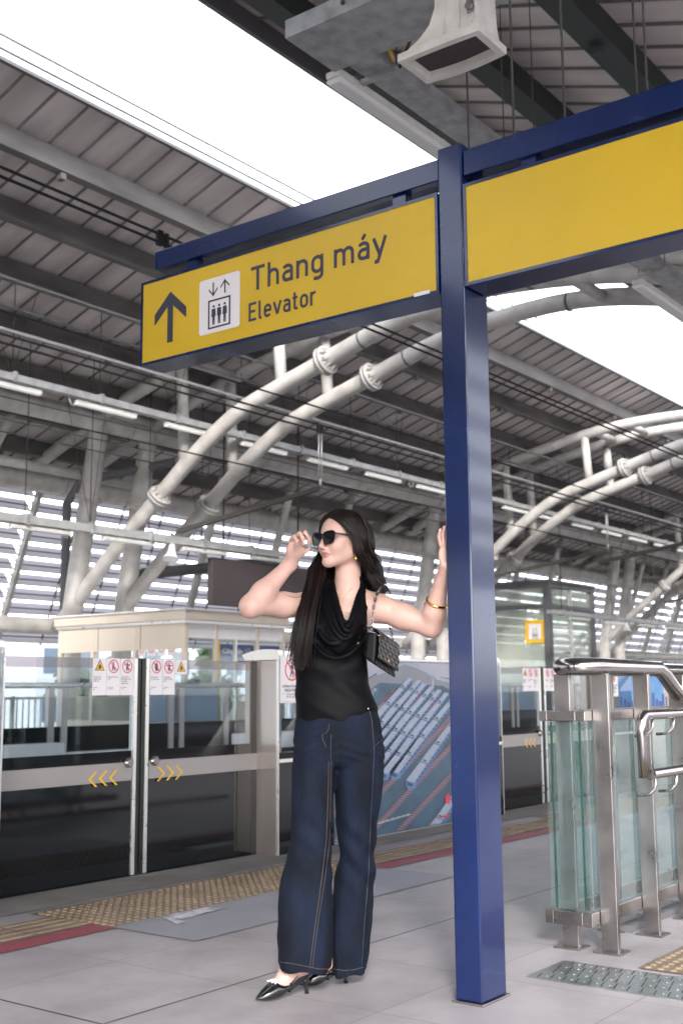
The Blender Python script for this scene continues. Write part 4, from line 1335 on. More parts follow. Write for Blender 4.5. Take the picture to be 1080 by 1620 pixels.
rim.add(vs, [(i * n_ + k, i * n_ + (k + 1) % n_, (i + 1) * n_ + (k + 1) % n_, (i + 1) * n_ + k) for i in range(4) for k in range(n_)], False)
rim.build('rim', M['offwhite'], SPK, .004)
MB().poly(lay[0]).build('dark_mouth', M['brown'], SPK)
nk = MB()
rings = [ringpts(X0 + .02, X1 - .02, Y0 + .02, Y1 - .03, MZ + .05), ringpts(X0 + .02, X1 - .03, Y0 + .022, Y1 - .10, MZ + .085), ringpts(X0 + .018, X1 - .04, Y0 + .022, Y1 - .155, MZ + .13), ringpts(X0 + .016, X1 - .045, Y0 + .022, Y1 - .185, MZ + .20), ringpts(X0 + .016, X1 - .05, Y0 + .03, Y1 - .195, MZ + .42), ringpts(X0 + .03, X1 - .06, Y0 + .05, Y1 - .22, MZ + .46)]
vs = [p for r in rings for p in r]
nk.add(vs, [(i * n_ + k, i * n_ + (k + 1) % n_, (i + 1) * n_ + (k + 1) % n_, (i + 1) * n_ + k) for i in range(len(rings) - 1) for k in range(n_)] + [tuple(range(len(vs) - n_, len(vs)))], False)
for yy in (2.275, 2.34, 2.415):
    nk.box(X0 + .008, X0 + .018, yy - .006, yy + .006, MZ + .06, MZ + .40)
nk.build('body', M['offwhite'], SPK, .006)
MB().box(X0 - .004, X0 + .008, 2.262, 2.292, MZ + .10, MZ + .75).build('bracket', M['steel'], SPK, .003)
MB().tube([(X0 + .01, 2.277, MZ + .125), (X0 - .016, 2.277, MZ + .125)], .017, 14).build('bolt', M['steel'], SPK)
MB().tube([(4.08, 2.36, MZ + .45), (4.08, 2.36, hang_z(2.36))], .014, 8).build('suspension_rod', M['rust'], SPK)

# ------------------------------------------------------------------ glass balustrade of the stairwell
BL = thing('glass_balustrade', 'stainless steel and glass balustrade around the stairwell at right', 'balustrade', (5.0, 2.2, 0))
YB, YFr = 2.275, 2.10
PX = [4.60, 5.03, 5.46, 5.89, 6.4, 7.0]
for yc in (YB, YFr):
    for x in PX:
        h = 1.125 if x < 5.5 or yc == YB else 0.85
        p = MB().box(x - .012, x + .012, yc - .036, yc + .036, 0.0, h).build('post', M['steel'], BL, .002)
        MB().box(x - .05, x + .05, yc - .06, yc + .06, 0.0, .008).build('foot_plate', M['steel'], p)
xg = 4.545
pad = .005
def panel(x0, x1, yc, edge):
    g_ = MB().box(x0, x1, yc - .006, yc + .006, .163, .925).build('glass_panel', M['rail_glass'], BL)
    if edge:
        MB().box(x0 - .003, x0, yc - .0065, yc + .007, .163, .925).build('green_edge', M['glass_edge'], g_)
for i in range(len(PX)):
    a = (xg if i == 0 else PX[i - 1] + .016)
    b_ = PX[i] - (.014 if i else .014)
    for yc in (YB + .055, YFr + .055):
        panel(a, b_, yc, False)
ge = MB().box(xg - .006, xg + .006, YFr + .080, YB + .031, .163, .925).build('glass_panel', M['rail_glass'], BL)
for yc in (YB + .033, YFr + .078):
    MB().box(xg - .007, xg + .007, yc - .002, yc + .002, .163, .925).build('green_edge', M['glass_edge'], ge)
for z0, h in ((.105, .055), (.928, .042)):
    MB().box(xg - .03, 7.4, YB + .037, YB + .075, z0, z0 + h).build('channel', M['steel'], BL, .003)
    MB().box(xg - .03, 7.4 if z0 < .5 else 5.5, YFr + .0375, YFr + .080, z0, z0 + h).build('channel', M['steel'], BL, .003)
    MB().box(xg - .03, xg + .018, YFr + .081, YB + .036, z0, z0 + h).build('end_channel', M['steel'], BL, .003)
tp = [(8.5, YB, 1.155), (4.75, YB, 1.155)]
for k in range(9):
    q = math.pi / 2 + math.pi * k / 8
    tp.append((4.62 + .0875 * 1.0 * math.cos(q) * 1.2, (YB + YFr) / 2 + .0875 * math.sin(q), 1.155))
tp += [(4.75, YFr, 1.155), (5.22, YFr, 1.155), (5.30, YFr, 1.13), (6.2, YFr, .60), (7.4, YFr, -.1)]
MB().tube(tp, .036, 18).build('top_rail', M['steel_tube'], BL)
yh = 1.985
hr = [(4.735, yh, .69), (4.735, yh, .905)]
for k in range(1, 6):
    q = math.pi - k * math.pi / 10
    hr.append((4.735 + .045 + .045 * math.cos(q), yh, .905 + .045 * math.sin(q)))
hr += [(5.9, yh, .95), (7.0, yh, .35)]
MB().tube(hr, .021, 16).build('handrail', M['steel_tube'], BL)
MB().tube([(4.82, yh, .70), (5.9, yh, .70), (7.0, yh, .1)], .021, 16).build('lower_handrail', M['steel_tube'], BL)
for x in (4.86, 5.10, 5.50):
    for z0 in (.93, .68):
        MB().tube([(x, yh, z0), (x, yh + .003, z0 - .04), (x - .005, yh + .03, z0 - .068), (x - .01, YFr - .034, z0 - .072)], .007, 8).build('bracket', M['steel_tube'], BL)
struct(MB().box(5.0, 9.0, 2.19, 2.245, 0.0, .03).build('stair_kerb', M['frame_grey']))

# steel grating plate set into the floor
GT = thing('floor_grating', 'rectangular steel plate with slanting drain slots set into the floor', 'grating', (4.4, 1.95, 0))
GA, GB_, GC, GD = Vector((4.035, 2.19, 0)), Vector((4.35, 2.19, 0)), Vector((4.55, .9, 0)), Vector((4.035, .9, 0))
MB().box(4.035, 4.352, .9, 2.19, 0.0, .004).build('plate', M['plate'], GT)
sl_, st_ = MB(), MB()
for i in range(26):
    yy = 2.15 - i * .05
    for j, xx in enumerate((4.085, 4.165, 4.245, 4.315)):
        y2 = yy - (j % 2) * .02
        sl_.prism([(xx - .033, y2 - .004, .0045), (xx + .033, y2 + .012, .0045), (xx + .033, y2 + .017, .0045), (xx - .033, y2 + .001, .0045)], (0, 0, .0006))
        st_.ball((xx, y2 - .022, .0045), (.0055, .0055, .0022), 6, 4)
sl_.build('drain_slots', M['blackframe'], GT)
st_.build('grip_studs', M['plate'], GT)

# ------------------------------------------------------------------ the city beyond
def building(x, y, w_, d, h, label, nfl):
    t = thing('city_building', label, 'building', (x, y, -9), 'buildings beyond the station')
    MB().box(x - w_ / 2, x + w_ / 2, y - d / 2, y + d / 2, -9, h).build('wall', M['city'], t)
    MB().box(x - w_ / 2 - .3, x + w_ / 2 + .3, y - d / 2 - .3, y + d / 2 + .3, h, h + .8).build('roof', M['city'], t)
    n = int(w_ / 3)
    for f in range(nfl):
        z0 = h - 3.2 * (f + 1) + .4
        for i in range(n):
            xx = x - w_ / 2 + (i + .5) * w_ / n
            MB().box(xx - .9, xx + .9, y - d / 2 - .04, y - d / 2 + .1, z0, z0 + 1.7).build('window', M['city_glass'], t)
building(62, 70, 24, 14, 5.2, 'low pale block far left beyond the fence', 2)
building(95, 84, 26, 16, 4.2, 'pale block beyond the fence left of the cabin', 2)
building(150, 85, 40, 16, 8, 'wide pale block far beyond the cabin', 3)
building(230, 90, 50, 16, 10, 'distant pale block beyond the lift shaft', 3)
def tree(x, y, h, r, label):
    t = thing('tree', label, 'tree', (x, y, -9), 'trees beyond the station')
    g = random.Random(int(x * 10))
    tr = MB().tube([(x, y, -9), (x + .2, y, -5), (x, y, h - r)], [.5, .35, .2], 8)
    for k in range(5):
        q = k * 1.3
        tr.tube([(x, y, h - r * 1.6), (x + r * .6 * math.cos(q), y + r * .6 * math.sin(q), h - r * .5)], [.2, .06], 6)
    tr.build('trunk', M['bark'], t)
    c = MB()
    cl = [(x + g.gauss(0, r * .5), y + g.gauss(0, r * .5), h - r * .7 + g.gauss(0, r * .38)) for _ in range(26)]
    for _ in range(5200):
        q = g.choice(cl)
        p = Vector((q[0] + g.gauss(0, r * .16), q[1] + g.gauss(0, r * .16), q[2] + g.gauss(0, r * .13)))
        a = Vector((g.gauss(0, 1), g.gauss(0, 1), g.gauss(0, 1))).normalized() * .22
        b_ = a.orthogonal().normalized() * .12
        c.add([p - a, p + b_, p + a, p - b_], [(0, 1, 2, 3)], False)
    c.build('crown', M['foliage'], t)
tree(25.6, 28.5, 1.75, 1.3, 'dark leafy tree beyond the fence, left of the cabin')
tree(29.3, 28.0, 1.55, 1.2, 'dark leafy tree beyond the fence, partly behind the door stickers')
tree(52, 34, 1.6, 1.5, 'dark leafy tree beyond the fence behind the poster')
# ------------------------------------------------------------------ the woman: measured in her own upright frame (u right, v away, z up)
FH = np.array([math.sin(YAW), math.cos(YAW), 0.0])
RH = np.array([math.cos(YAW), -math.sin(YAW), 0.0])
V0 = 4.364
def W(px, py, dv=0.0):
    d = ray(px, py)
    t = (V0 + dv) / (d @ FH)
    p = CAM + t * d
    return np.array([p @ RH, p @ FH - V0, p[2]])
def to_world(p):
    p = np.asarray(p, float)
    return np.stack([p[..., 0] * RH[0] + (p[..., 1] + V0) * FH[0], p[..., 0] * RH[1] + (p[..., 1] + V0) * FH[1], p[..., 2]], -1)
def from_world(p):
    p = np.asarray(p, float)
    return np.array([p @ RH, p @ FH - V0, p[2]])

# ---- smooth union of round cones and ellipsoids, skinned as one closed surface
class Sculpt:
    def __init__(s, lo, hi, h):
        s.lo, s.h = np.array(lo, float), h
        s.n = np.ceil((np.array(hi) - s.lo) / h).astype(int) + 1
        s.F = np.full(s.n, 0.2, np.float32)
    def _win(s, lo, hi):
        a = np.clip(np.floor((np.array(lo) - s.lo) / s.h).astype(int), 0, s.n - 1)
        b = np.clip(np.ceil((np.array(hi) - s.lo) / s.h).astype(int) + 1, 1, s.n)
        g = [s.lo[i] + s.h * np.arange(a[i], b[i]) for i in range(3)]
        X, Y, Z = np.meshgrid(*g, indexing='ij')
        return tuple(slice(a[i], b[i]) for i in range(3)), np.stack([X, Y, Z], -1).astype(np.float32)
    def _mix(s, sl, d, k, sub=False):
        F = s.F[sl]
        if sub:
            d = -d
            h = np.maximum(k - np.abs(F - d), 0) / k
            s.F[sl] = np.maximum(F, d) + h * h * k * .25
        else:
            h = np.maximum(k - np.abs(F - d), 0) / k
            s.F[sl] = np.minimum(F, d) - h * h * k * .25
    def cone(s, a, b, ra, rb, k=0.02, sub=False, flat=None):
        a, b = np.array(a, np.float32), np.array(b, np.float32)
        m = max(ra, rb) + k + 3 * s.h
        sl, P = s._win(np.minimum(a, b) - m, np.maximum(a, b) + m)
        ab = b - a
        t = np.clip(((P - a) @ ab) / max(float(ab @ ab), 1e-9), 0, 1)
        d = np.linalg.norm(P - a - t[..., None] * ab, axis=-1) - (ra + (rb - ra) * t)
        s._mix(sl, d, k, sub)
    def ell(s, c, r, R=None, k=0.02, sub=False):
        c, r = np.array(c, np.float32), np.array(r, np.float32)
        m = float(r.max()) + k + 3 * s.h
        sl, P = s._win(c - m, c + m)
        q = P - c
        if R is not None:
            q = q @ np.asarray(R, np.float32)          # columns of R are the axes
        l0 = np.linalg.norm(q / r, axis=-1)
        l1 = np.linalg.norm(q / (r * r), axis=-1) + 1e-9
        d = l0 * (l0 - 1) / l1
        s._mix(sl, d, k, sub)
    def mesh(s):
        F = s.F
        nx, ny, nz = F.shape
        ins = F < 0
        c = sum(ins[i:nx - 1 + i, j:ny - 1 + j, k:nz - 1 + k].astype(np.int8) for i in (0, 1) for j in (0, 1) for k in (0, 1))
        act = (c > 0) & (c < 8)
        idx = -np.ones(act.shape, np.int64)
        I = np.argwhere(act)
        idx[act] = np.arange(len(I))
        acc = np.zeros((len(I), 3)); cnt = np.zeros(len(I))
        cor = [(i, j, k) for i in (0, 1) for j in (0, 1) for k in (0, 1)]
        for A in cor:
            for ax in range(3):
                if A[ax]:
                    continue
                B = list(A); B[ax] = 1
                fa = F[I[:, 0] + A[0], I[:, 1] + A[1], I[:, 2] + A[2]]
                fb = F[I[:, 0] + B[0], I[:, 1] + B[1], I[:, 2] + B[2]]
                m = (fa < 0) != (fb < 0)
                t = np.where(m, fa / np.where(np.abs(fa - fb) < 1e-9, 1, fa - fb), 0)
                p = np.array(A, float)[None, :] + 0
                p = np.repeat(p, len(I), 0)
                p[:, ax] += t
                acc[m] += p[m]; cnt[m] += 1
        V = (I + acc / cnt[:, None]) * s.h + s.lo
        faces = []
        for ax in range(3):
            o = [0, 1, 2]; o.remove(ax)
            sl0 = [slice(0, None)] * 3; sl1 = [slice(0, None)] * 3
            sl0[ax] = slice(0, -1); sl1[ax] = slice(1, None)
            ch = ins[tuple(sl0)] != ins[tuple(sl1)]
            E = np.argwhere(ch)
            for q in o:
                E = E[(E[:, q] > 0) & (E[:, q] < F.shape[q] - 1)]
            u, v = o
            d00 = E.copy(); d10 = E.copy(); d11 = E.copy(); d01 = E.copy()
            d00[:, u] -= 1; d00[:, v] -= 1; d10[:, v] -= 1; d01[:, u] -= 1
            g = lambda D: idx[D[:, 0], D[:, 1], D[:, 2]]
            Q = np.stack([g(d00), g(d10), g(d11), g(d01)], 1)
            flip = ins[E[:, 0], E[:, 1], E[:, 2]]
            if ax == 1:
                flip = ~flip
            Q[~flip] = Q[~flip][:, ::-1]
            faces.append(Q)
        return V, np.concatenate(faces)
def mesh_object(name, V, Fc, mats, parent, smooth_iter=0, mi=None, world=True):
    if smooth_iter:
        n = len(V)
        e = np.concatenate([Fc[:, [0, 1]], Fc[:, [1, 2]], Fc[:, [2, 3]], Fc[:, [3, 0]]])
        deg = np.bincount(e[:, 0], minlength=n) + np.bincount(e[:, 1], minlength=n)
        for it in range(smooth_iter * 2):
            f = 0.5 if it % 2 == 0 else -0.52
            acc = np.zeros_like(V)
            for ax in range(3):
                acc[:, ax] = np.bincount(e[:, 0], V[e[:, 1], ax], n) + np.bincount(e[:, 1], V[e[:, 0], ax], n)
            V = V + f * (acc / np.maximum(deg, 1)[:, None] - V)
    me = bpy.data.meshes.new(name)
    P = to_world(V) if world else V
    me.from_pydata(P.tolist(), [], Fc.tolist())
    for m in (mats if isinstance(mats, (list, tuple)) else [mats]):
        me.materials.append(m)
    me.polygons.foreach_set('use_smooth', [True] * len(Fc))
    if mi is not None:
        me.polygons.foreach_set('material_index', np.asarray(mi, np.int32))
    me.update()
    o = bpy.data.objects.new(name, me)
    COL.objects.link(o)
    o.parent = parent
    if parent is not None:
        o.matrix_parent_inverse = Matrix.Translation(parent.matrix_world.translation).inverted()
    return o, V

M['skin'] = mat('fair_skin', (0.53, 0.338, 0.288), 0.45, 0, 0.14, 9, 0.03, 160, 0.05, 0.4, sss=0.15)
M['lip'] = mat('rose_lips', (0.36, 0.13, 0.13), 0.35, 0, 0.05, 30)
M['denim'] = mat('dark_indigo_denim', (0.0044, 0.0080, 0.0195), 0.85, 0, 0.6, 14, 0.35, 300, 0.08, 0.2, stretch=(1, 1, 0.35), sheen=0.0)
M['stitch'] = mat('ochre_stitching', (0.085, 0.06, 0.045), 0.7)
M['satin'] = mat('black_satin', (0.0020, 0.0019, 0.0030), 0.55, 0, 0.1, 6, 0.05, 60, 0.06, 0.09)
M['hair'] = mat('dark_brown_hair', (0.0095, 0.0050, 0.0042), 0.40, 0, 0.5, 30, 0, 1, 0.1, 0.28, stretch=(6, 6, 0.4))
M['patent'] = mat('black_patent_leather', (0.006, 0.006, 0.007), 0.10, 0, 0.1, 8, 0, 1, 0.04, 0.6, coat=0.6)
M['lens'] = mat('black_lens', (0.006, 0.006, 0.008), 0.05, 0, 0.1, 3, 0, 1, 0.02, 0.6)
M['crystal'] = mat('crystal_stones', (0.72, 0.66, 0.70), 0.12, 0.2, 0.15, 60)
M['quilt_flap'] = mat('grey_sheen_quilted_leather', (0.022, 0.020, 0.022), 0.26, 0, 0.1, 30, 0.0, 200, 0.04, 0.5)
M['quilt'] = mat('black_bag_leather', (0.005, 0.005, 0.006), 0.42, 0, 0.1, 30, 0.02, 200, 0.06, 0.22)

PW = thing('person', 'woman in black halter top and wide dark jeans touching her sunglasses, hand on the post', 'person', tuple(to_world([-.02, .02, 0])))

# head frame
HC = np.array([0.002, 0.0, 1.622])
def rotz(a):
    c, s = math.cos(a), math.sin(a)
    return np.array([[c, -s, 0], [s, c, 0], [0, 0, 1.0]])
def rotx(a):
    c, s = math.cos(a), math.sin(a)
    return np.array([[1, 0, 0], [0, c, -s], [0, s, c]])
HR_ = rotz(math.radians(-47)) @ rotx(math.radians(-3))
HS = 0.97
hd = lambda p: HC + HR_ @ (np.array(p, float) * HS)

# joints
shR, elR, wrR = np.array([-.128, .015, 1.382]), W(398, 957, -.15), W(458, 893, -.075)
shL, elL = np.array([.142, .03, 1.370]), W(682, 992, .0)
wrL = W(698, 918, -.085)
post_corner = from_world((3.59, 2.222, 1.5))
hnL = from_world((3.622, 2.243, 1.575))

B = Sculpt((-.47, -.33, 0.0), (.48, .28, 1.80), 0.0042)
# trunk
for c, r in (((-.012, .035, 1.31), (.112, .070, .09)), ((-.022, .035, 1.20), (.100, .070, .12)), ((-.02, .035, 1.07), (.086, .060, .12)), ((-.015, .035, .95), (.11, .070, .10))):
    B.ell(c, r, k=.03)
B.ell((-.055, -.025, 1.25), (.042, .045, .05), k=.03)
B.ell((.035, -.025, 1.25), (.042, .045, .05), k=.03)
B.cone((-.075, .035, 1.385), (.095, .04, 1.378), .042, .042, .05)
B.cone(shR, (-.06, .03, 1.405), .044, .035, .04)
B.cone(shL, (.08, .035, 1.40), .046, .036, .04)
# neck
B.cone(hd((0, .035, -.075)), (.020, .035, 1.395), .047, .052, .03)
B.cone((.020, .03, 1.41), (.02, .03, 1.36), .055, .08, .04)
for s in (-1, 1):                                            # collar bones
    B.cone((.016 + s * .018, -.028, 1.372), (.012 + s * .095, .0, 1.392), .007, .007, .018)
# legs inside the trousers
lg = lambda px, py, v: np.array([W(px, py, v)[0], v, W(px, py, v)[2]])
for A_, K_, N_ in ((lg(500, 1195, .02), lg(490, 1345, -.03), lg(478, 1520, -.055)), (lg(568, 1195, .05), lg(566, 1345, .095), lg(548, 1525, .125))):
    B.cone((A_[0], A_[1], .95), A_, .065, .062, .03)
    B.cone(A_, K_, .062, .046, .03)
    B.cone(K_, N_, .046, .033, .03)
# arms
def limb(a, b, c, ra, rm, rb, bulge):
    B.cone(a, a + (b - a) * .45, ra, bulge[0], .03)
    B.cone(a + (b - a) * .45, b, bulge[0], rm, .03)
    B.cone(b, b + (c - b) * .30, rm, bulge[1], .022)
    B.cone(b + (c - b) * .30, c, bulge[1], rb, .022)
limb(shR, elR, wrR, .046, .037, .0245, (.043, .041))
limb(shL, elL, wrL, .048, .037, .0245, (.046, .041))
B.ell(elR + np.array([-.008, .005, -.012]), (.030, .03, .030), k=.03)
# right hand: palm toward us, fingers curled, thumb and index on the spectacle hinge
hinge = W(489.5, 861, -.070)
pk = W(466, 867, -.105)                                         # centre of the palm
ax_u = (pk - wrR); ax_u /= np.linalg.norm(ax_u)                # along the hand
tgt = hinge - pk
ax_s = tgt - ax_u * (tgt @ ax_u); ax_s /= np.linalg.norm(ax_s)  # towards the thumb side
ax_n = np.cross(ax_u, ax_s)
if ax_n[1] > 0:
    ax_n = -ax_n                                               # palm normal, towards the camera
Rm_ = np.stack([ax_s, ax_u, ax_n], 1)
B.cone(wrR, pk - ax_u * .02, .0245, .022, .02)
B.ell(pk, (.036, .042, .0155), Rm_, k=.012)
q = lambda s, u, n: pk + ax_s * s + ax_u * u + ax_n * n
B.ell(q(.022, -.018, .010), (.014, .026, .011), Rm_, k=.014)   # thumb mound
B.ell(q(-.022, -.012, .008), (.011, .028, .009), Rm_, k=.014)
fing = [(-.029, .032, .0070, .80), (-.0105, .040, .0078, .96), (.009, .042, .0080, 1.0), (.027, .037, .0078, .92)]
for i, (s, u, r, ln) in enumerate(fing):
    kn = q(s, u, -.004)
    m1 = q(s + .004 * (i - 1), u + .030 * ln, .016)
    m2 = q(s + .006 * (i - 1) + .004, u + .016 * ln, .038)
    tp_ = q(s + .006 * (i - 1) + .008, u - .006 * ln, .040)
    if i == 3:                                                 # index reaches the hinge
        m1 = kn + (hinge - kn) * .45 + ax_u * .016 + ax_n * .006
        m2 = kn + (hinge - kn) * .80 + ax_u * .012 + ax_n * .008
        tp_ = hinge + ax_u * .006 + ax_n * .008
    B.cone(kn, m1, r * 1.08, r, .005)
    B.cone(m1, m2, r, r * .92, .003)
    B.cone(m2, tp_, r * .92, r * .74, .003)
th0 = q(.026, -.020, .008)
th1 = th0 + (hinge - th0) * .55 - ax_u * .006 + ax_n * .008
th2 = hinge - ax_u * .012 + ax_n * .006
B.cone(th0, th1, .0115, .0095, .008)
B.cone(th1, th2, .0095, .0072, .003)
# left hand flat on the hidden face of the post, fingers up
hu = np.array([0, 0, 1.0])
px_ = from_world((4.59, 0, 0)) - from_world((3.59, 0, 0)); px_ /= np.linalg.norm(px_)   # along the post face
pn = from_world((0, 1, 0)) - from_world((0, 0, 0))                                       # out of the post face
hc = from_world((3.612, 2.2415, 1.545))
B.cone(wrL, hc - hu * .035, .0235, .021, .02)
Rl = np.stack([px_, hu, pn], 1)
B.ell(hc, (.036, .046, .0150), Rl, k=.012)
for i, (s, ln, r) in enumerate(((-.029, .058, .0070), (-.010, .070, .0077), (.009, .076, .0080), (.027, .069, .0077))):
    a_ = hc + px_ * s + hu * .038 - pn * .002
    m_ = a_ + px_ * s * .25 + hu * ln * .55 + pn * .003
    e_ = a_ + px_ * s * .45 + hu * ln - pn * .008
    B.cone(a_, m_, r * 1.05, r, .004)
    B.cone(m_, e_, r, r * .8, .003)
a_ = hc + px_ * .024 - hu * .02
B.cone(a_, a_ + px_ * .024 + hu * .02, .011, .0095, .008)
B.cone(a_ + px_ * .024 + hu * .02, a_ + px_ * .034 + hu * .048 - pn * .004, .0095, .0072, .003)

# head and face
def he(c, r, k=.02, sub=False, R=None):
    B.ell(hd(c), np.array(r) * HS, HR_ if R is None else HR_ @ R, k, sub)
def hc_(a, b, ra, rb, k=.015, sub=False):
    B.cone(hd(a), hd(b), ra * HS, rb * HS, k, sub)
he((0, .018, .032), (.071, .090, .083), .02)
he((0, -.030, .022), (.060, .060, .076), .03)
he((0, -.032, -.030), (.055, .054, .066), .03)
for s in (-1, 1):
    hc_((s * .047, -.004, -.052), (s * .012, -.066, -.090), .021, .014, .03)
    he((s * .034, -.062, -.030), (.022, .020, .024), .025)     # cheeks
    he((s * .030, -.083, .004), (.014, .010, .009), .012, True)  # eye sockets
    he((s * .0095, -.097, -.0405), (.0065, .0085, .0060), .006)
    he((s * .069, .010, -.014), (.006, .017, .029), .008)        # ears
he((0, -.074, -.093), (.016, .014, .013), .02)
hc_((0, -.090, .012), (0, -.1105, -.034), .0065, .0088, .011)
he((0, -.1125, -.0375), (.0078, .0072, .0064), .006)
he((0, -.0885, -.0600), (.0195, .0080, .0050), .006)
he((0, -.0868, -.0712), (.0165, .0082, .0056), .006)
hc_((-.017, -.0950, -.0655), (.017, -.0950, -.0655), .0016, .0016, .004, True)
he((0, -.083, -.050), (.016, .012, .010), .012)
# feet: s runs from the heel (0) to the toe (1) of each shoe
def foot_frame(heel, toe):
    h, t = np.array(heel), np.array(toe)
    d = t - h
    L_ = np.linalg.norm(d)
    d = d / L_
    side = np.array([d[1], -d[0], 0.0])
    return lambda s, w_, z: h + d * s * L_ + side * w_ + np.array([0, 0, z])
f1 = foot_frame((-.128, -.022, 0), (-.3085, -.152, 0))
f2 = foot_frame((.012, .118, 0), (-.170, .055, 0))
for f in (f1, f2):
    B.cone(f(.20, 0, .20), f(.22, 0, .115), .036, .030, .02)
    B.cone(f(.12, 0, .085), f(.40, 0, .085), .025, .027, .03)
    B.cone(f(.22, 0, .115), f(.50, 0, .060), .030, .026, .03)
    B.cone(f(.45, 0, .058), f(.78, 0, .026), .026, .015, .02)
V, Fc = B.mesh()
cen = V[Fc].mean(1)
loc = (cen - HC) @ HR_ / HS
lipm = (np.abs(loc[:, 0]) < .0195 - .25 * np.abs(loc[:, 2] + .066)) & (loc[:, 2] > -.0775) & (loc[:, 2] < -.0556 - .0 * loc[:, 0]) & (loc[:, 1] < -.078)
BODY, V_BODY = mesh_object('body', V, Fc, [M['skin'], M['lip']], PW, 2, lipm.astype(int))

# ---- lofted clothes fused to one cloth surface
def loft(rows, n=40):
    """rows: (left u, right u, centre v, depth v, z, tilt)"""
    vs, fs = [], []
    for (ul, ur, vc, dv, z, *tl) in rows:
        c, r = (ul + ur) / 2, (ur - ul) / 2
        for k in range(n):
            a = 2 * math.pi * k / n
            ca, sa = math.cos(a), math.sin(a)
            e = 0.88
            x = c + r * math.copysign(abs(ca) ** e, ca)
            y = vc + dv * math.copysign(abs(sa) ** e, sa)
            vs.append((x, y, z + (tl[0] * (x - c) if tl else 0)))
    m = len(rows)
    for i in range(m - 1):
        for k in range(n):
            fs.append((i * n + k, i * n + (k + 1) % n, (i + 1) * n + (k + 1) % n, (i + 1) * n + k))
    fs.append(tuple(reversed(range(n))))
    fs.append(tuple(range((m - 1) * n, m * n)))
    return vs, fs
def sheet(G, th):
    """closed slab from a grid of points, thickness th away from the viewer"""
    G = np.array(G)
    a, b, _ = G.shape
    back = G + np.array([0, th, 0])
    vs = list(map(tuple, G.reshape(-1, 3))) + list(map(tuple, back.reshape(-1, 3)))
    o = a * b
    id_ = lambda i, j: i * b + j
    fs = []
    for i in range(a - 1):
        for j in range(b - 1):
            fs.append((id_(i, j), id_(i, j + 1), id_(i + 1, j + 1), id_(i + 1, j)))
            fs.append((o + id_(i, j), o + id_(i + 1, j), o + id_(i + 1, j + 1), o + id_(i, j + 1)))
    rim_ = [id_(0, j) for j in range(b)] + [id_(i, b - 1) for i in range(1, a)] + [id_(a - 1, j) for j in range(b - 2, -1, -1)] + [id_(i, 0) for i in range(a - 2, 0, -1)]
    for i in range(len(rim_)):
        p, q_ = rim_[i], rim_[(i + 1) % len(rim_)]
        fs.append((p, o + p, o + q_, q_))
    return vs, fs
def fuse(name, pieces, voxel, smooth, m, parent, disp=None):
    me = bpy.data.meshes.new(name)
    vs, fs = [], []
    for v, f in pieces:
        o = len(vs)
        vs += [tuple(map(float, p)) for p in v]
        fs += [tuple(i + o for i in q_) for q_ in f]
    me.from_pydata(vs, [], fs)
    bm = bmesh.new()
    bm.from_mesh(me)
    # each closed piece outward
    bmesh.ops.recalc_face_normals(bm, faces=bm.faces)
    bm.to_mesh(me)
    bm.free()
    o = bpy.data.objects.new(name, me)
    COL.objects.link(o)
    md = o.modifiers.new('r', 'REMESH')
    md.mode = 'VOXEL'
    md.voxel_size = voxel
    dg = bpy.context.evaluated_depsgraph_get()
    ev = o.evaluated_get(dg).to_mesh()
    V = np.empty(len(ev.vertices) * 3)
    ev.vertices.foreach_get('co', V)
    V = V.reshape(-1, 3)
    Fq = np.array([list(p.vertices) if len(p.vertices) == 4 else list(p.vertices) + [p.vertices[-1]] for p in ev.polygons])
    o.evaluated_get(dg).to_mesh_clear()
    bpy.data.objects.remove(o)
    n = len(V)
    e = np.concatenate([Fq[:, [0, 1]], Fq[:, [1, 2]], Fq[:, [2, 3]], Fq[:, [3, 0]]])
    deg = np.maximum(np.bincount(e[:, 0], minlength=n) + np.bincount(e[:, 1], minlength=n), 1)
    def lap(V):
        return np.stack([np.bincount(e[:, 0], V[e[:, 1], a], n) + np.bincount(e[:, 1], V[e[:, 0], a], n) for a in range(3)], 1) / deg[:, None] - V
    for it in range(smooth):
        V = V + .5 * lap(V)
    if disp is not None:
        e1, e2 = V[Fq[:, 2]] - V[Fq[:, 0]], V[Fq[:, 3]] - V[Fq[:, 1]]
        fn = np.cross(e1, e2)
        N = np.zeros_like(V)
        for c in range(4):
            for a in range(3):
                N[:, a] += np.bincount(Fq[:, c], fn[:, a], n)
        N /= np.maximum(np.linalg.norm(N, axis=1), 1e-9)[:, None]
        V = V + N * disp(V)[:, None]
        for it in range(2):
            V = V + .4 * lap(V)
    ok = np.array([len(set(f)) == 4 for f in Fq.tolist()])
    Fl = [list(f) if g else list(f[:3]) for f, g in zip(Fq.tolist(), ok)]
    me2 = bpy.data.meshes.new(name)
    me2.from_pydata(to_world(V).tolist(), [], Fl)
    me2.materials.append(m)
    me2.polygons.foreach_set('use_smooth', [True] * len(Fl))
    me2.update()
    ob = bpy.data.objects.new(name, me2)
    COL.objects.link(ob)
    ob.parent = parent
    ob.matrix_parent_inverse = Matrix.Translation(parent.matrix_world.translation).inverted()
    bvh = BVHTree.FromPolygons([Vector(p) for p in V.tolist()], Fl)
    return ob, bvh
U = lambda px, py, dv=0: W(px, py, dv)[0]
Zp = lambda py, dv=0: W(530, py, dv)[2]
def rows_px(tab):
    out = []
    for (y, l, r, vc, dv, *t) in tab:
        out.append((U(l, y, vc), U(r, y, vc), vc, dv, Zp(y, vc), *t))
    return out

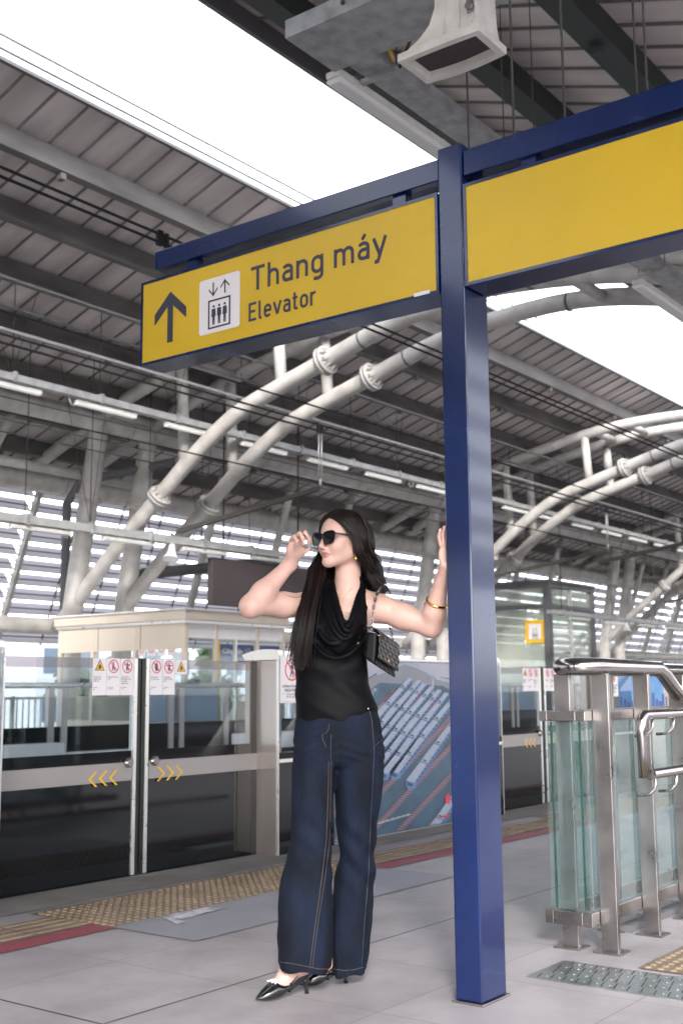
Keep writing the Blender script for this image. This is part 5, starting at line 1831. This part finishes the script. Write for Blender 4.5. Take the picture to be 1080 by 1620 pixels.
# ---- wide-leg jeans
hip = rows_px([(1108, 471, 593, .03, .094), (1140, 467, 601, .03, .104), (1165, 465, 606, .032, .110), (1188, 463.5, 607, .034, .110), (1203, 467, 603, .035, .100), (1213, 476, 594, .036, .08)])
legA = rows_px([(1172, 467, 534, .022, .094), (1186, 463, 534, .020, .100), (1212, 462, 531, .013, .099), (1250, 461, 528, .0, .094), (1290, 460, 525, -.014, .088), (1330, 459, 523.5, -.026, .084), (1352, 455, 523.5, -.033, .084),
                (1378, 446, 525, -.042, .088), (1405, 441, 526, -.048, .092), (1440, 439, 526, -.054, .096), (1480, 437.5, 525, -.058, .10), (1515, 438, 524.5, -.06, .103), (1531, 440, 523.5, -.06, .103, -.07)])
legB = rows_px([(1172, 534, 603, .040, .096), (1186, 531, 607, .042, .102), (1212, 530, 608, .046, .101), (1240, 530, 606.5, .054, .096), (1270, 530, 602, .066, .090), (1300, 531, 597, .080, .085), (1330, 534, 595, .092, .083),
                (1362, 537, 593, .102, .084), (1390, 528, 592, .11, .088), (1430, 524, 590, .115, .094), (1470, 520, 586, .118, .098), (1510, 518, 581, .12, .10), (1538, 517, 577.5, .12, .10, .05)])
def denim_disp(V):
    u, v, z = V[:, 0], V[:, 1], V[:, 2]
    d = .0022 * np.sin(z * 34 + u * 26 + v * 11) * np.sin(u * 17 - z * 9) + .0013 * np.sin(z * 63 - u * 41 + 1.7) * np.sin(u * 31 + v * 23)
    # creases across the lap and behind the knees
    lapw = np.exp(-((z - .86) / .06) ** 2)
    d += .0035 * lapw * np.sin(z * 190 + np.abs(u + .01) * 60) * (.4 + .6 * np.sin(u * 22 + 1.0) ** 2)
    for zc, uc, sg, am in ((.50, -.11, 1.0, .006), (.46, -.07, -1.0, .004), (.47, .08, -1.0, .004), (.53, .05, 1.0, .004), (.40, .07, 1.2, .005), (.60, -.12, .8, .003)):
        w_ = np.exp(-(((u - uc) / .07) ** 2 + ((z - zc) / .11) ** 2))
        d += am * w_ * np.sin((z - zc) * 58 + sg * (u - uc) * 50)
    # long soft flutes down to the hem
    hem = np.clip((.45 - z) / .4, 0, 1)
    d += .0065 * hem * np.sin(np.arctan2(v - np.where(u < -.035, -.05, .115), u - np.where(u < -.035, -.13, .03)) * 5 + z * 2.0)
    return d
JEANS, JB = fuse('jeans', [loft(hip, 48), loft(legA, 44), loft(legB, 44)], .0055, 5, M['denim'], PW, denim_disp)

def drape(bvh, pts, lift=.0015, v_start=-.6, direction=1):
    out = []
    for px, py in pts:
        d = ray(px, py)
        o_ = Vector((0 - 0, -V0, EYE))
        dd = Vector((float(d @ RH), float(d @ FH), float(d[2]))).normalized()
        hit = bvh.ray_cast(o_, dd)
        if hit[0] is not None:
            out.append(Vector(to_world(np.array(hit[0] - dd * lift)).tolist()))
    return out
def densify(pts, n=6):
    out = []
    for i in range(len(pts) - 1):
        for k in range(n):
            t = k / n
            out.append((pts[i][0] + (pts[i + 1][0] - pts[i][0]) * t, pts[i][1] + (pts[i + 1][1] - pts[i][1]) * t))
    return out + [pts[-1]]
def stitch(name, pts, parent, m, r=.0009, n=8):
    P = drape(JB, densify(pts, n))
    if len(P) > 2:
        return MB().tube(P, r, 5).build(name, m, parent)
stitch('inseam_stitch', [(520, 1205), (519, 1260), (516, 1330), (509, 1390), (502, 1440), (495, 1490), (490, 1532)], JEANS, M['stitch'])
stitch('inseam_stitch', [(524, 1200), (521.5, 1330), (514, 1390), (506, 1440), (499, 1490), (494, 1532)], JEANS, M['stitch'], .0007)
stitch('hem_stitch', [(441, 1522), (460, 1524), (485, 1529), (505, 1533), (521, 1533)], JEANS, M['stitch'])
stitch('hem_stitch', [(527, 1533), (545, 1535.5), (560, 1534), (575, 1530)], JEANS, M['stitch'])
stitch('fly_stitch', [(520, 1145), (520, 1153), (516, 1159), (509, 1163), (511, 1172), (516, 1182)], JEANS, M['stitch'])
stitch('pocket_stitch', [(562, 1120), (575, 1121), (582, 1121)], JEANS, M['stitch'])
stitch('pocket_stitch', [(584, 1124), (588, 1140), (590.5, 1170), (591, 1186)], JEANS, M['stitch'])
stitch('side_seam', [(592, 1182), (590, 1230), (586, 1300), (583, 1380), (577, 1450), (572, 1528)], JEANS, M['ink'], .0012)
stitch('side_seam', [(592, 1180), (600, 1174), (606, 1170)], JEANS, M['ink'], .0012)
stitch('centre_seam', [(524, 1162), (523, 1180), (523, 1200)], JEANS, M['ink'], .0012)
P = drape(JB, [(582, 1121)])
if P:
    MB().ball(P[0], .0035, 10, 6).build('rivet', M['crystal'], JEANS)

# ---- black satin halter top with cowl neck
tor = rows_px([(1150, 467, 594, .03, .101, .10), (1128, 466.5, 597, .03, .104, .06), (1105, 468, 591, .03, .099, .03), (1080, 467, 583.5, .028, .091), (1055, 466, 580, .026, .090), (1030, 466, 580, .018, .097), (1008, 470, 581, .010, .109), (997, 473, 582, .008, .112), (989, 477, 581, .010, .104)])
def vfront(py, f):
    """front of the chest at image row py; f = 0 left side .. 1 right side"""
    base = np.interp(py, [905, 925, 950, 975, 1000, 1020], [.004, -.012, -.052, -.088, -.108, -.110])
    return base + .10 * (2 * f - 1) ** 2 * .45
def strip(left, right, y0, y1, off, n=14, m=8, th=.012):
    G = []
    for i in range(n):
        y = y0 + (y1 - y0) * i / (n - 1)
        l = np.interp(y, [p[1] for p in left], [p[0] for p in left])
        r = np.interp(y, [p[1] for p in right], [p[0] for p in right])
        row = []
        for j in range(m):
            x = l + (r - l) * j / (m - 1)
            f = (x - 480) / 100
            row.append(W(x, y, vfront(y, f) + off))
        G.append(row)
    return sheet(G, th)
pieces = [loft(tor, 48)]
pieces.append(strip([(512, 916), (500, 935), (490, 962), (482, 990)], [(528, 916), (534, 942), (541, 965), (548, 990)], 916, 990, -.010))
pieces.append(strip([(571, 908), (564, 935), (555, 965), (548, 990)], [(576, 908), (578.5, 930), (580, 960), (582, 990)], 908, 990, -.012))
# swags of the cowl: each hangs from the straps and bulges forward
def swag(A, Bm, C, bul, off, rad):
    pts = []
    for k in range(17):
        t = k / 16
        x = (1 - t) ** 2 * A[0] + 2 * t * (1 - t) * Bm[0] + t * t * C[0]
        y = (1 - t) ** 2 * A[1] + 2 * t * (1 - t) * Bm[1] + t * t * C[1]
        f = (x - 480) / 100
        pts.append(Vector(W(x, y, vfront(y, f) + off - bul * math.sin(math.pi * t))))
    mb = MB().tube(pts, [rad * (.55 + .45 * math.sin(math.pi * k / 16)) for k in range(17)], 10)
    return mb.v, mb.f
def swag_pts(A, Bm, C, bul, off):
    out = []
    for k in range(17):
        t = k / 16
        x = (1 - t) ** 2 * A[0] + 2 * t * (1 - t) * Bm[0] + t * t * C[0]
        y = (1 - t) ** 2 * A[1] + 2 * t * (1 - t) * Bm[1] + t * t * C[1]
        out.append(W(x, y, vfront(y, (x - 480) / 100) + off - bul * math.sin(math.pi * t)))
    return out
SW = [((528, 918), (548, 1052), (571, 912), .010, -.012), ((526, 922), (551, 1066), (574, 916), .004, -.007), ((522, 928), (553, 1076), (576, 920), .013, -.012), ((512, 940), (554, 1084), (578, 930), .003, -.003), ((500, 950), (552, 1094), (579, 942), .009, -.006), ((490, 975), (540, 1096), (581, 965), .0, .004)]
pieces.append(sheet([swag_pts(*q_) for q_ in SW], .014))
pieces.append(swag((528, 918), (548, 1052), (571, 912), .010, -.012, .006))
pieces.append(swag((524, 925), (553, 1076), (575, 918), .014, -.012, .0085))
pieces.append(swag((505, 940), (552, 1085), (578, 935), .012, -.006, .009))
pieces.append(swag((492, 965), (520, 1075), (581, 960), .006, -.004, .009))
pieces.append(swag((486, 1000), (530, 1085), (582, 1000), .002, .002, .010))
# neck band behind the neck
nb = MB()
nb.tube([Vector(W(571, 912, .0)), Vector((.073, .05, 1.435)), Vector((.05, .092, 1.448)), Vector((.015, .10, 1.448)), Vector((-.03, .07, 1.44)), Vector(W(518, 918, -.01))], .010, 8)
pieces.append((nb.v, nb.f))
def satin_disp(V):
    u, v, z = V[:, 0], V[:, 1], V[:, 2]
    front = np.clip(-(v - .03) / .08, 0, 1)
    d = .0028 * np.sin(z * 48 + u * 30 + .8 * np.sin(u * 26)) * np.clip((1.28 - z) / .1, 0, 1)
    d += .0035 * front * np.exp(-((z - 1.17) / .05) ** 2) * np.sin(z * 85 - (u + .03) ** 2 * 240)
    d += .0014 * np.exp(-((z - 1.02) / .05) ** 2) * np.sin(z * 95 + u * 60)
    return d
TOP, TB = fuse('halter_top', pieces, .0048, 3, M['satin'], PW, satin_disp)

# ---- shoes: pointed slingbacks with kitten heels
def shoe(f, brooch):
    S = MB()
    n = 22
    prof = []          # s, half width, sole z, top z
    for s, hw, zs, zt in ((.30, .026, .040, .062), (.38, .028, .032, .058), (.46, .031, .022, .054), (.54, .034, .013, .052), (.60, .036, .007, .056), (.66, .0365, .004, .060), (.72, .035, .003, .055), (.78, .032, .0035, .047), (.84, .027, .0045, .039), (.90, .020, .006, .030), (.95, .012, .0075, .023), (.985, .0055, .009, .017), (1.0, .0015, .010, .013)):
        prof.append((s, hw, zs, zt))
    vs = []
    for s, hw, zs, zt in prof:
        for k in range(n):
            a = 2 * math.pi * k / n
            ca, sa = math.cos(a), math.sin(a)
            z_ = (zs + zt) / 2 + (zt - zs) / 2 * (math.copysign(abs(sa) ** .8, sa))
            vs.append(to_world(f(s, hw * math.copysign(abs(ca) ** .85, ca), z_)))
    m = len(prof)
    fs = [(i * n + k, i * n + (k + 1) % n, (i + 1) * n + (k + 1) % n, (i + 1) * n + k) for i in range(m - 1) for k in range(n)] + [tuple(reversed(range(n))), tuple(range((m - 1) * n, m * n))]
    S.add(vs, fs, True)
    o = S.build('shoe', M['patent'], PW)
    # low side walls back to the heel seat, and the seat itself
    c = MB()
    seat = []
    for s, hw, zs in ((.02, .016, .062), (.08, .022, .060), (.16, .024, .056), (.24, .0255, .049), (.34, .028, .040), (.46, .030, .026)):
        seat.append((s, hw, zs))
    vs = []
    for s, hw, zs in seat:
        for w_, dz in ((-hw, .016), (-hw, -.004), (hw, -.004), (hw, .016), (hw - .004, .016), (hw - .004, .002), (-hw + .004, .002), (-hw + .004, .016)):
            vs.append(to_world(f(s, w_, zs + dz)))
    k8 = 8
    c.add(vs, [(i * k8 + k, i * k8 + (k + 1) % k8, (i + 1) * k8 + (k + 1) % k8, (i + 1) * k8 + k) for i in range(len(seat) - 1) for k in range(k8)] + [tuple(range(k8))], False)
    c.build('heel_seat', M['patent'], o)
    h = MB().tube([Vector(to_world(f(.09, 0, .060))), Vector(to_world(f(.075, 0, .040))), Vector(to_world(f(.055, 0, .018))), Vector(to_world(f(.05, 0, .0)))], [.019, .011, .0062, .0085], 14)
    h.build('kitten_heel', M['patent'], o)
    st = MB()
    for sd in (-1, 1):
        st.tube([Vector(to_world(f(.46, sd * .030, .048))), Vector(to_world(f(.30, sd * .030, .078))), Vector(to_world(f(.12, sd * .028, .108))), Vector(to_world(f(.02, sd * .012, .116)))], .0042, 8)
    st.tube([Vector(to_world(f(.02, -.012, .116))), Vector(to_world(f(.005, 0, .117))), Vector(to_world(f(.02, .012, .116)))], .0042, 8)
    st.build('sling_strap', M['patent'], o)
    if brooch:
        b = MB()
        g = random.Random(3)
        for k in range(26):
            q_ = k * 2.39996
            rr_ = .0235 * math.sqrt((k + .5) / 26)
            a, w_ = rr_ * math.cos(q_), rr_ * math.sin(q_)
            b.ball(Vector(to_world(f(.685 + a * 4.0, w_, .0635 - .05 * a - 14 * w_ * w_ + .002))), .0034, 8, 5)
        b.build('crystal_brooch', M['crystal'], o)
    return o
shoe(f1, True)
shoe(f2, True)
# ---- sunglasses
SGL = MB()
def lens_shape(sx, w_, h_, n=32):
    pts = []
    for k in range(n):
        a = 2 * math.pi * k / n
        ca, sa = math.cos(a), math.sin(a)
        x = w_ * math.copysign(abs(ca) ** .62, ca)
        z = h_ * math.copysign(abs(sa) ** .66, sa)
        z += .10 * x * sx * (1 if sa > 0 else .2)            # upswept outer corner
        x *= (1 + .10 * (z / h_))
        pts.append((x, z))
    return pts
sun_parts = []
fr, ln = MB(), []
GY, GZ = -.1035, -.003
def gp(sx, x, z, dy=0.0):
    """point of the spectacle front for lens side sx"""
    X = sx * .0325 + x
    return to_world(hd((X, GY + .9 * X * X + dy, GZ + z)))
for sx in (-1, 1):
    o_ = lens_shape(sx, .0312, .0265)
    i_ = lens_shape(sx, .0268, .0222)
    n = len(o_)
    vs = [gp(sx, x, z, -.0025) for x, z in o_] + [gp(sx, x, z, -.0025) for x, z in i_] + [gp(sx, x, z, .0025) for x, z in i_] + [gp(sx, x, z, .0025) for x, z in o_]
    fs = []
    for k in range(n):
        j = (k + 1) % n
        for L_ in range(4):
            fs.append((L_ * n + k, L_ * n + j, ((L_ + 1) % 4) * n + j, ((L_ + 1) % 4) * n + k))
    fr.add(vs, fs, False)
    lm = MB()
    lm.add([gp(sx, x, z, -.0004) for x, z in i_] + [gp(sx, 0, 0, -.0016)], [(k, (k + 1) % n, n) for k in range(n)], True)
    ln.append(lm)
fr.tube([Vector(gp(-1, .028, .006)), Vector(to_world(hd((0, GY - .001, GZ + .0085)))), Vector(gp(1, -.028, .006))], .0034, 8)
for sx in (-1, 1):
    a_ = Vector(gp(sx, sx * .030, .014))
    b_ = Vector(to_world(hd((sx * .0745, -.070, GZ + .014))))
    c_ = Vector(to_world(hd((sx * .0775, .0, GZ + .012))))
    d_ = Vector(to_world(hd((sx * .0755, .03, GZ - .006))))
    fr.tube([a_, b_, c_, d_], [.0036, .0034, .0026, .002], 8)
GLS = fr.build('sunglasses', M['lens'], PW)
for lm in ln:
    lm.build('lens', M['lens'], GLS)

# ---- hair: parted in the middle, long and straight, built from strands over a scalp cap
def hspl(P, n):
    P = [np.array(p, float) for p in P]
    Q = [2 * P[0] - P[1]] + P + [2 * P[-1] - P[-2]]
    m = len(P) - 1
    out = []
    for k in range(n):
        t = k / (n - 1) * m
        i = min(int(t), m - 1)
        f = t - i
        a, b, c, d = Q[i:i + 4]
        out.append(.5 * ((2 * b) + (-a + c) * f + (2 * a - 5 * b + 4 * c - d) * f * f + (-a + 3 * b - 3 * c + d) * f ** 3))
    return np.array(out)
H_ = lambda x, y, z: hd((x, y, z))
# her left side (right in the photo): guides from the face edge round to the back
gl = [
    [H_(.004, -.076, .086), H_(.040, -.070, .070), H_(.070, -.044, .030), H_(.081, -.012, -.012), H_(.084, .008, -.060), W(583, 905, .0), W(591, 921, .0), W(604, 934, .0)],
    [H_(.004, -.055, .107), H_(.048, -.052, .088), H_(.080, -.022, .035), H_(.088, .004, -.020), H_(.088, .018, -.070), W(588, 903, .03), W(596, 922, .03), W(607, 936, .025)],
    [H_(.004, -.020, .122), H_(.055, -.014, .100), H_(.087, .010, .040), H_(.092, .025, -.025), W(592, 884, .06), W(597, 905, .06), W(603, 925, .055), W(608, 937, .05)],
    [H_(.003, .025, .126), H_(.055, .034, .103), H_(.088, .050, .035), H_(.088, .060, -.03), W(594, 884, .09), W(597, 908, .10), W(600, 928, .10), W(604, 945, .10)],
    [H_(.002, .070, .108), H_(.040, .085, .085), H_(.066, .098, .03), H_(.066, .104, -.04), W(585, 895, .13), W(583, 925, .14), W(580, 960, .145), W(577, 990, .145)],
    [H_(0, .095, .080), H_(.010, .112, .05), H_(.018, .120, 0), H_(.018, .118, -.06), W(560, 900, .15), W(556, 940, .155), W(552, 985, .155), W(550, 1030, .155)],
]
# her right side (left in the photo): falls in front of the shoulder
gr = [
    [H_(-.002, -.076, .086), H_(-.034, -.074, .072), H_(-.060, -.060, .038), H_(-.072, -.042, -.010), H_(-.070, -.030, -.060), W(508, 915, -.03), W(502, 940, -.075), W(493, 985, -.115), W(487, 1025, -.112), W(484, 1052, -.10)],
    [H_(-.002, -.060, .105), H_(-.044, -.062, .086), H_(-.070, -.044, .036), H_(-.081, -.024, -.015), W(499, 892, .0), W(497, 918, -.03), W(491, 945, -.075), W(482, 990, -.112), W(476, 1030, -.108), W(474, 1060, -.098)],
    [H_(-.002, -.030, .120), H_(-.050, -.030, .098), H_(-.082, -.010, .040), H_(-.090, .006, -.02), W(495, 893, .03), W(489, 925, -.01), W(482, 950, -.06), W(474, 985, -.10), W(468, 1020, -.10), W(466, 1050, -.09)],
    [H_(-.002, .010, .127), H_(-.055, .014, .102), H_(-.088, .030, .040), H_(-.092, .040, -.02), W(499, 893, .07), W(492, 925, .05), W(484, 950, .0), W(475, 978, -.07), W(470, 1010, -.085), W(466, 1035, -.08)],
    [H_(-.002, .060, .114), H_(-.045, .072, .088), H_(-.072, .085, .03), H_(-.070, .092, -.04), W(512, 900, .12), W(504, 930, .12), W(496, 955, .11), W(489, 985, .10), W(483, 1010, .09), W(478, 1030, .08)],
    [H_(0, .095, .080), H_(-.010, .112, .05), H_(-.018, .120, 0), H_(-.016, .118, -.06), W(535, 900, .15), W(530, 930, .15), W(526, 960, .15), W(524, 990, .15), W(522, 1015, .15), W(520, 1035, .15)],
]
hr_rnd = random.Random(11)
HM = MB()
NS = 16
def hair_side(G, count, thick, seed):
    g = random.Random(seed)
    S = [hspl(q_, NS) for q_ in G]
    S = np.array(S)
    m = len(S) - 1
    # an under-layer sheet so nothing shows through
    hs_ = []
    K = m * 4 + 1
    rowsP = []
    for k in range(K):
        t = k / 4
        i = min(int(t), m - 1)
        f = t - i
        rowsP.append(S[i] * (1 - f) + S[i + 1] * f)
    R = np.array(rowsP)
    cen_ = HC + np.array([0, .02, 0])
    wgt = np.clip((R[..., 2:3] - 1.50) / .1, 0, 1)
    R2 = R + (cen_ - R) * .035 * wgt + (1 - wgt) * np.array([0.0, .006, 0])
    nk_ = NS - 5
    vs = [tuple(p) for p in to_world(R2[:, :nk_].reshape(-1, 3))]
    fs = [(a * nk_ + b_, (a + 1) * nk_ + b_, (a + 1) * nk_ + b_ + 1, a * nk_ + b_ + 1) for a in range(K - 1) for b_ in range(nk_ - 1)]
    HM.add(vs, fs, True)
    for c in range(count):
        t = g.random() * m
        i = min(int(t), m - 1)
        f = t - i
        P = S[i] * (1 - f) + S[i + 1] * f
        L_ = NS if g.random() < .35 else NS - g.randrange(0, 6)
        amp = g.gauss(0, 1), g.gauss(0, 1), g.gauss(0, 1)
        ph = g.random() * 6.28
        pts = []
        depth = abs(g.gauss(0, 1)) * .004
        for k in range(L_):
            q_ = k / (NS - 1)
            wob = .0030 + .010 * q_ ** 2.2
            p = P[k] + np.array(amp) * wob * np.array([1, 1, .3]) + .0016 * math.sin(ph + q_ * 9) * np.array([1, 1, 0])
            p = p + (P[k] - cen_) / max(np.linalg.norm(P[k] - cen_), 1e-6) * (.002 - depth) * (1 if q_ < .55 else .3)
            pts.append(Vector(to_world(p)))
        r0 = thick * g.uniform(.7, 1.2)
        HM.tube(pts, [r0 * (.55 if k == 0 else 1) * (1 - .75 * max(0, (k / (L_ - 1) - .6) / .4)) for k in range(L_)], 5, False)
hair_side(gl, 620, .0021, 1)
hair_side(gr, 680, .0021, 2)
# loose wisps
for pts in ([(492, 935, -.05), (470, 945, -.09), (450, 940, -.12), (440, 930, -.13)], [(482, 960, -.09), (472, 985, -.11), (462, 1000, -.11), (455, 1004, -.11)], [(476, 980, -.10), (466, 1005, -.11), (460, 1012, -.11)], [(500, 850, -.02), (496, 880, -.01), (492, 910, -.02)]):
    P = hspl([W(*p) for p in pts], 12)
    HM.tube([Vector(to_world(p)) for p in P], [.0011 * (1 - .8 * k / 11) for k in range(12)], 5, False)
HAIR = HM.build('hair', M['hair'], PW)
# scalp cap
S_ = Sculpt((-.16, -.16, 1.50), (.16, .18, 1.78), .005)
S_.ell(hd((0, .022, .036)), np.array((.077, .092, .086)) * HS, HR_)
S_.ell(hd((0, -.095, -.02)), np.array((.075, .075, .11)) * HS, HR_, .01, True)
S_.ell(hd((0, -.02, -.115)), np.array((.10, .10, .09)) * HS, HR_, .01, True)
Vc, Fcap = S_.mesh()
mesh_object('scalp_hair', Vc, Fcap, M['hair'], PW, 2)

# ---- jewellery
er = Vector(to_world(W(562.5, 878, -.052)))
e_ = MB().ball(er, .0055, 12, 8).ball(er + Vector((0, 0, -.013)), .0068, 12, 8)
e_.tube([er, er + Vector((0, 0, -.012))], .002, 6)
e_.build('earring', M['gold'], PW)
nb_bvh = BVHTree.FromPolygons([Vector(p) for p in V_BODY.tolist()], Fc.tolist())
nk_pts = drape(nb_bvh, densify([(530, 930), (533, 940), (536.5, 947), (541, 944), (549, 938), (557, 931)], 5), .0012)
if len(nk_pts) > 3:
    MB().tube(nk_pts, .0011, 6).build('necklace', M['gold'], PW)
    pd = drape(nb_bvh, [(536.5, 949)], .002)
    if pd:
        MB().ball(pd[0], .0035, 8, 6).build('pendant', M['gold'], PW)
axf = wrL - elL
axf /= np.linalg.norm(axf)
bc = elL + (wrL - elL) * .50
b1 = np.cross(axf, [0, 1, 0]); b1 /= np.linalg.norm(b1)
b2 = np.cross(axf, b1)
br = MB()
PT = []
for k in range(33):
    a = 2 * math.pi * k / 32 * 1.12 - .9
    PT.append(Vector(to_world(bc + (b1 * math.cos(a) + b2 * math.sin(a)) * .0385 + axf * (.012 - .024 * k / 32))))
br.tube(PT, .0055, 10)
br.ball(PT[0], .0065, 10, 6); br.ball(PT[-1], .0075, 10, 6)
BRC = br.build('bracelet', M['gold'], PW)
MB().tube(PT[-7:-3], .0066, 10).build('black_band', M['patent'], BRC)

# ------------------------------------------------------------------ quilted handbag hanging from her shoulder
o0 = W(600, 1030, -.02)
BAG = thing('handbag', 'small black quilted leather handbag on a chain strap under her arm', 'handbag', tuple(to_world(o0)))
# corners measured from the photograph: side panel towards us, flap facing right
sA, sB = W(579, 996, -.055), W(597, 1000, -.075)           # top of the side panel
sC, sD = W(594.5, 1055, -.072), W(574, 1040, -.052)        # bottom of the side panel
length = W(628, 1022, .085) - sB                            # direction of the long edge
def bl(a, b_, c):
    """a across the side panel 0..1, b_ downwards 0..1, c along the bag 0..1"""
    top = sA + (sB - sA) * a
    bot = sD + (sC - sD) * a
    return top + (bot - top) * b_ + length * c
def block(a0, a1, b0, b1, c0, c1, round_=0.0, n=8):
    mb = MB()
    vs = []
    for c in (c0, c1):
        for a, b_ in ((a0, b0), (a1, b0), (a1, b1), (a0, b1)):
            vs.append(to_world(bl(a, b_, c)))
    mb.add(vs, [(0, 1, 2, 3), (7, 6, 5, 4), (0, 4, 5, 1), (1, 5, 6, 2), (2, 6, 7, 3), (3, 7, 4, 0)], False)
    bm = bmesh.new()
    me = bpy.data.meshes.new('t')
    me.from_pydata(mb.v, [], mb.f)
    bm.from_mesh(me)
    bmesh.ops.recalc_face_normals(bm, faces=bm.faces)
    bm.to_mesh(me)
    mb.f = [tuple(p.vertices) for p in me.polygons]
    bm.free()
    bpy.data.meshes.remove(me)
    return mb
block(0.02, .86, .03, .98, .02, .98).build('bag_body', M['quilt'], BAG, .010, 4)
# quilted flap: diamonds with soft pillows, wraps over the top and down the front
NA, NBq = 46, 40
vs = []
for i in range(NA):
    for j in range(NBq):
        c = i / (NA - 1)
        t = j / (NBq - 1)                                     # 0 back of the top .. 1 lower edge of the flap
        if t < .28:
            a, b_ = .10 + (t / .28) * .84, -.015
        else:
            a, b_ = .95 + .04 * math.sin(math.pi * (t - .28) / .72), -.015 + (t - .28) / .72 * .76
        p = bl(a, b_, c)
        q1 = abs(math.sin(math.pi * (c * 4.5 + t * 4.2)))
        q2 = abs(math.sin(math.pi * (c * 4.5 - t * 4.2)))
        h_ = .0062 * min(q1, q2) ** .5
        nrm_ = (sB - sA) / np.linalg.norm(sB - sA) if t >= .28 else np.array([0, 0, 1.0])
        vs.append(to_world(p + nrm_ * (h_ + .004)))
fs = [(i * NBq + j, (i + 1) * NBq + j, (i + 1) * NBq + j + 1, i * NBq + j + 1) for i in range(NA - 1) for j in range(NBq - 1)]
fm = MB()
fm.add(vs, fs, True)
FLAP = fm.build('flap', M['quilt_flap'], BAG)
so_m = FLAP.modifiers.new('thick', 'SOLIDIFY')
so_m.thickness = .003
# lower front below the flap, quilted too
vs = []
for i in range(NA):
    for j in range(14):
        c, t = i / (NA - 1), j / 13
        p = bl(.87, .70 + .27 * t, c)
        q1 = abs(math.sin(math.pi * (c * 4.5 + t * 1.2)))
        q2 = abs(math.sin(math.pi * (c * 4.5 - t * 1.2)))
        vs.append(to_world(p + (sB - sA) / np.linalg.norm(sB - sA) * .0035 * min(q1, q2) ** .5))
fm = MB()
fm.add(vs, [(i * 14 + j, (i + 1) * 14 + j, (i + 1) * 14 + j + 1, i * 14 + j + 1) for i in range(NA - 1) for j in range(13)], True)
fm.build('lower_front', M['quilt'], BAG)
# clasp with interlocked curved emblem
cc = bl(1.03, .60, .47)
e1 = length / np.linalg.norm(length)
e2 = (bl(1, 0, .5) - bl(1, 1, .5)); e2 /= np.linalg.norm(e2)
nn = (sB - sA) / np.linalg.norm(sB - sA)
cl = MB()
for sgn in (-1, 1):
    cl.tube([Vector(to_world(cc + nn * .008 + e1 * (sgn * (.0045) + sgn * .0085 * math.cos(a)) + e2 * .0085 * math.sin(a))) for a in np.linspace(math.pi * .28, math.pi * 1.72, 14)], .0017, 6)
cl.build('clasp_emblem', M['gold'], BAG)
def chain(path, n, name):
    P = hspl(path, n + 1)
    mb = MB()
    for k in range(n):
        a, b_ = P[k], P[k + 1]
        t = b_ - a
        L_ = np.linalg.norm(t)
        t = t / L_
        s_ = np.cross(t, [0, 1, 0]) if k % 2 else np.cross(t, [1, 0, .3])
        s_ /= np.linalg.norm(s_)
        c = (a + b_) / 2
        mb.tube([Vector(to_world(c + t * math.cos(q_) * L_ * .72 + s_ * math.sin(q_) * .0052)) for q_ in np.linspace(0, 2 * math.pi, 12, endpoint=False)], .0017, 6, closed=True)
    o = mb.build(name, M['gunmetal'], BAG)
    lt = MB().tube([Vector(to_world(p + np.array([.0022 * math.sin(i * 2.2), 0, 0]))) for i, p in enumerate(P)], .0022, 6)
    lt.build('woven_leather', M['patent'], o)
M['gunmetal'] = mat('dark_silver_chain', (0.30, 0.28, 0.28), 0.25, 1.0, 0.1, 40)
chain([bl(.5, 0, .03), W(588, 985, -.062), W(590, 965, -.056), W(594, 946, -.040), W(600, 933, -.015), W(606, 928, .03), W(606, 936, .085)], 20, 'chain_strap')
chain([bl(.6, 0, .95), W(620, 1005, .10), W(615, 985, .10), W(609, 960, .10), W(606, 940, .088)], 13, 'chain_strap')
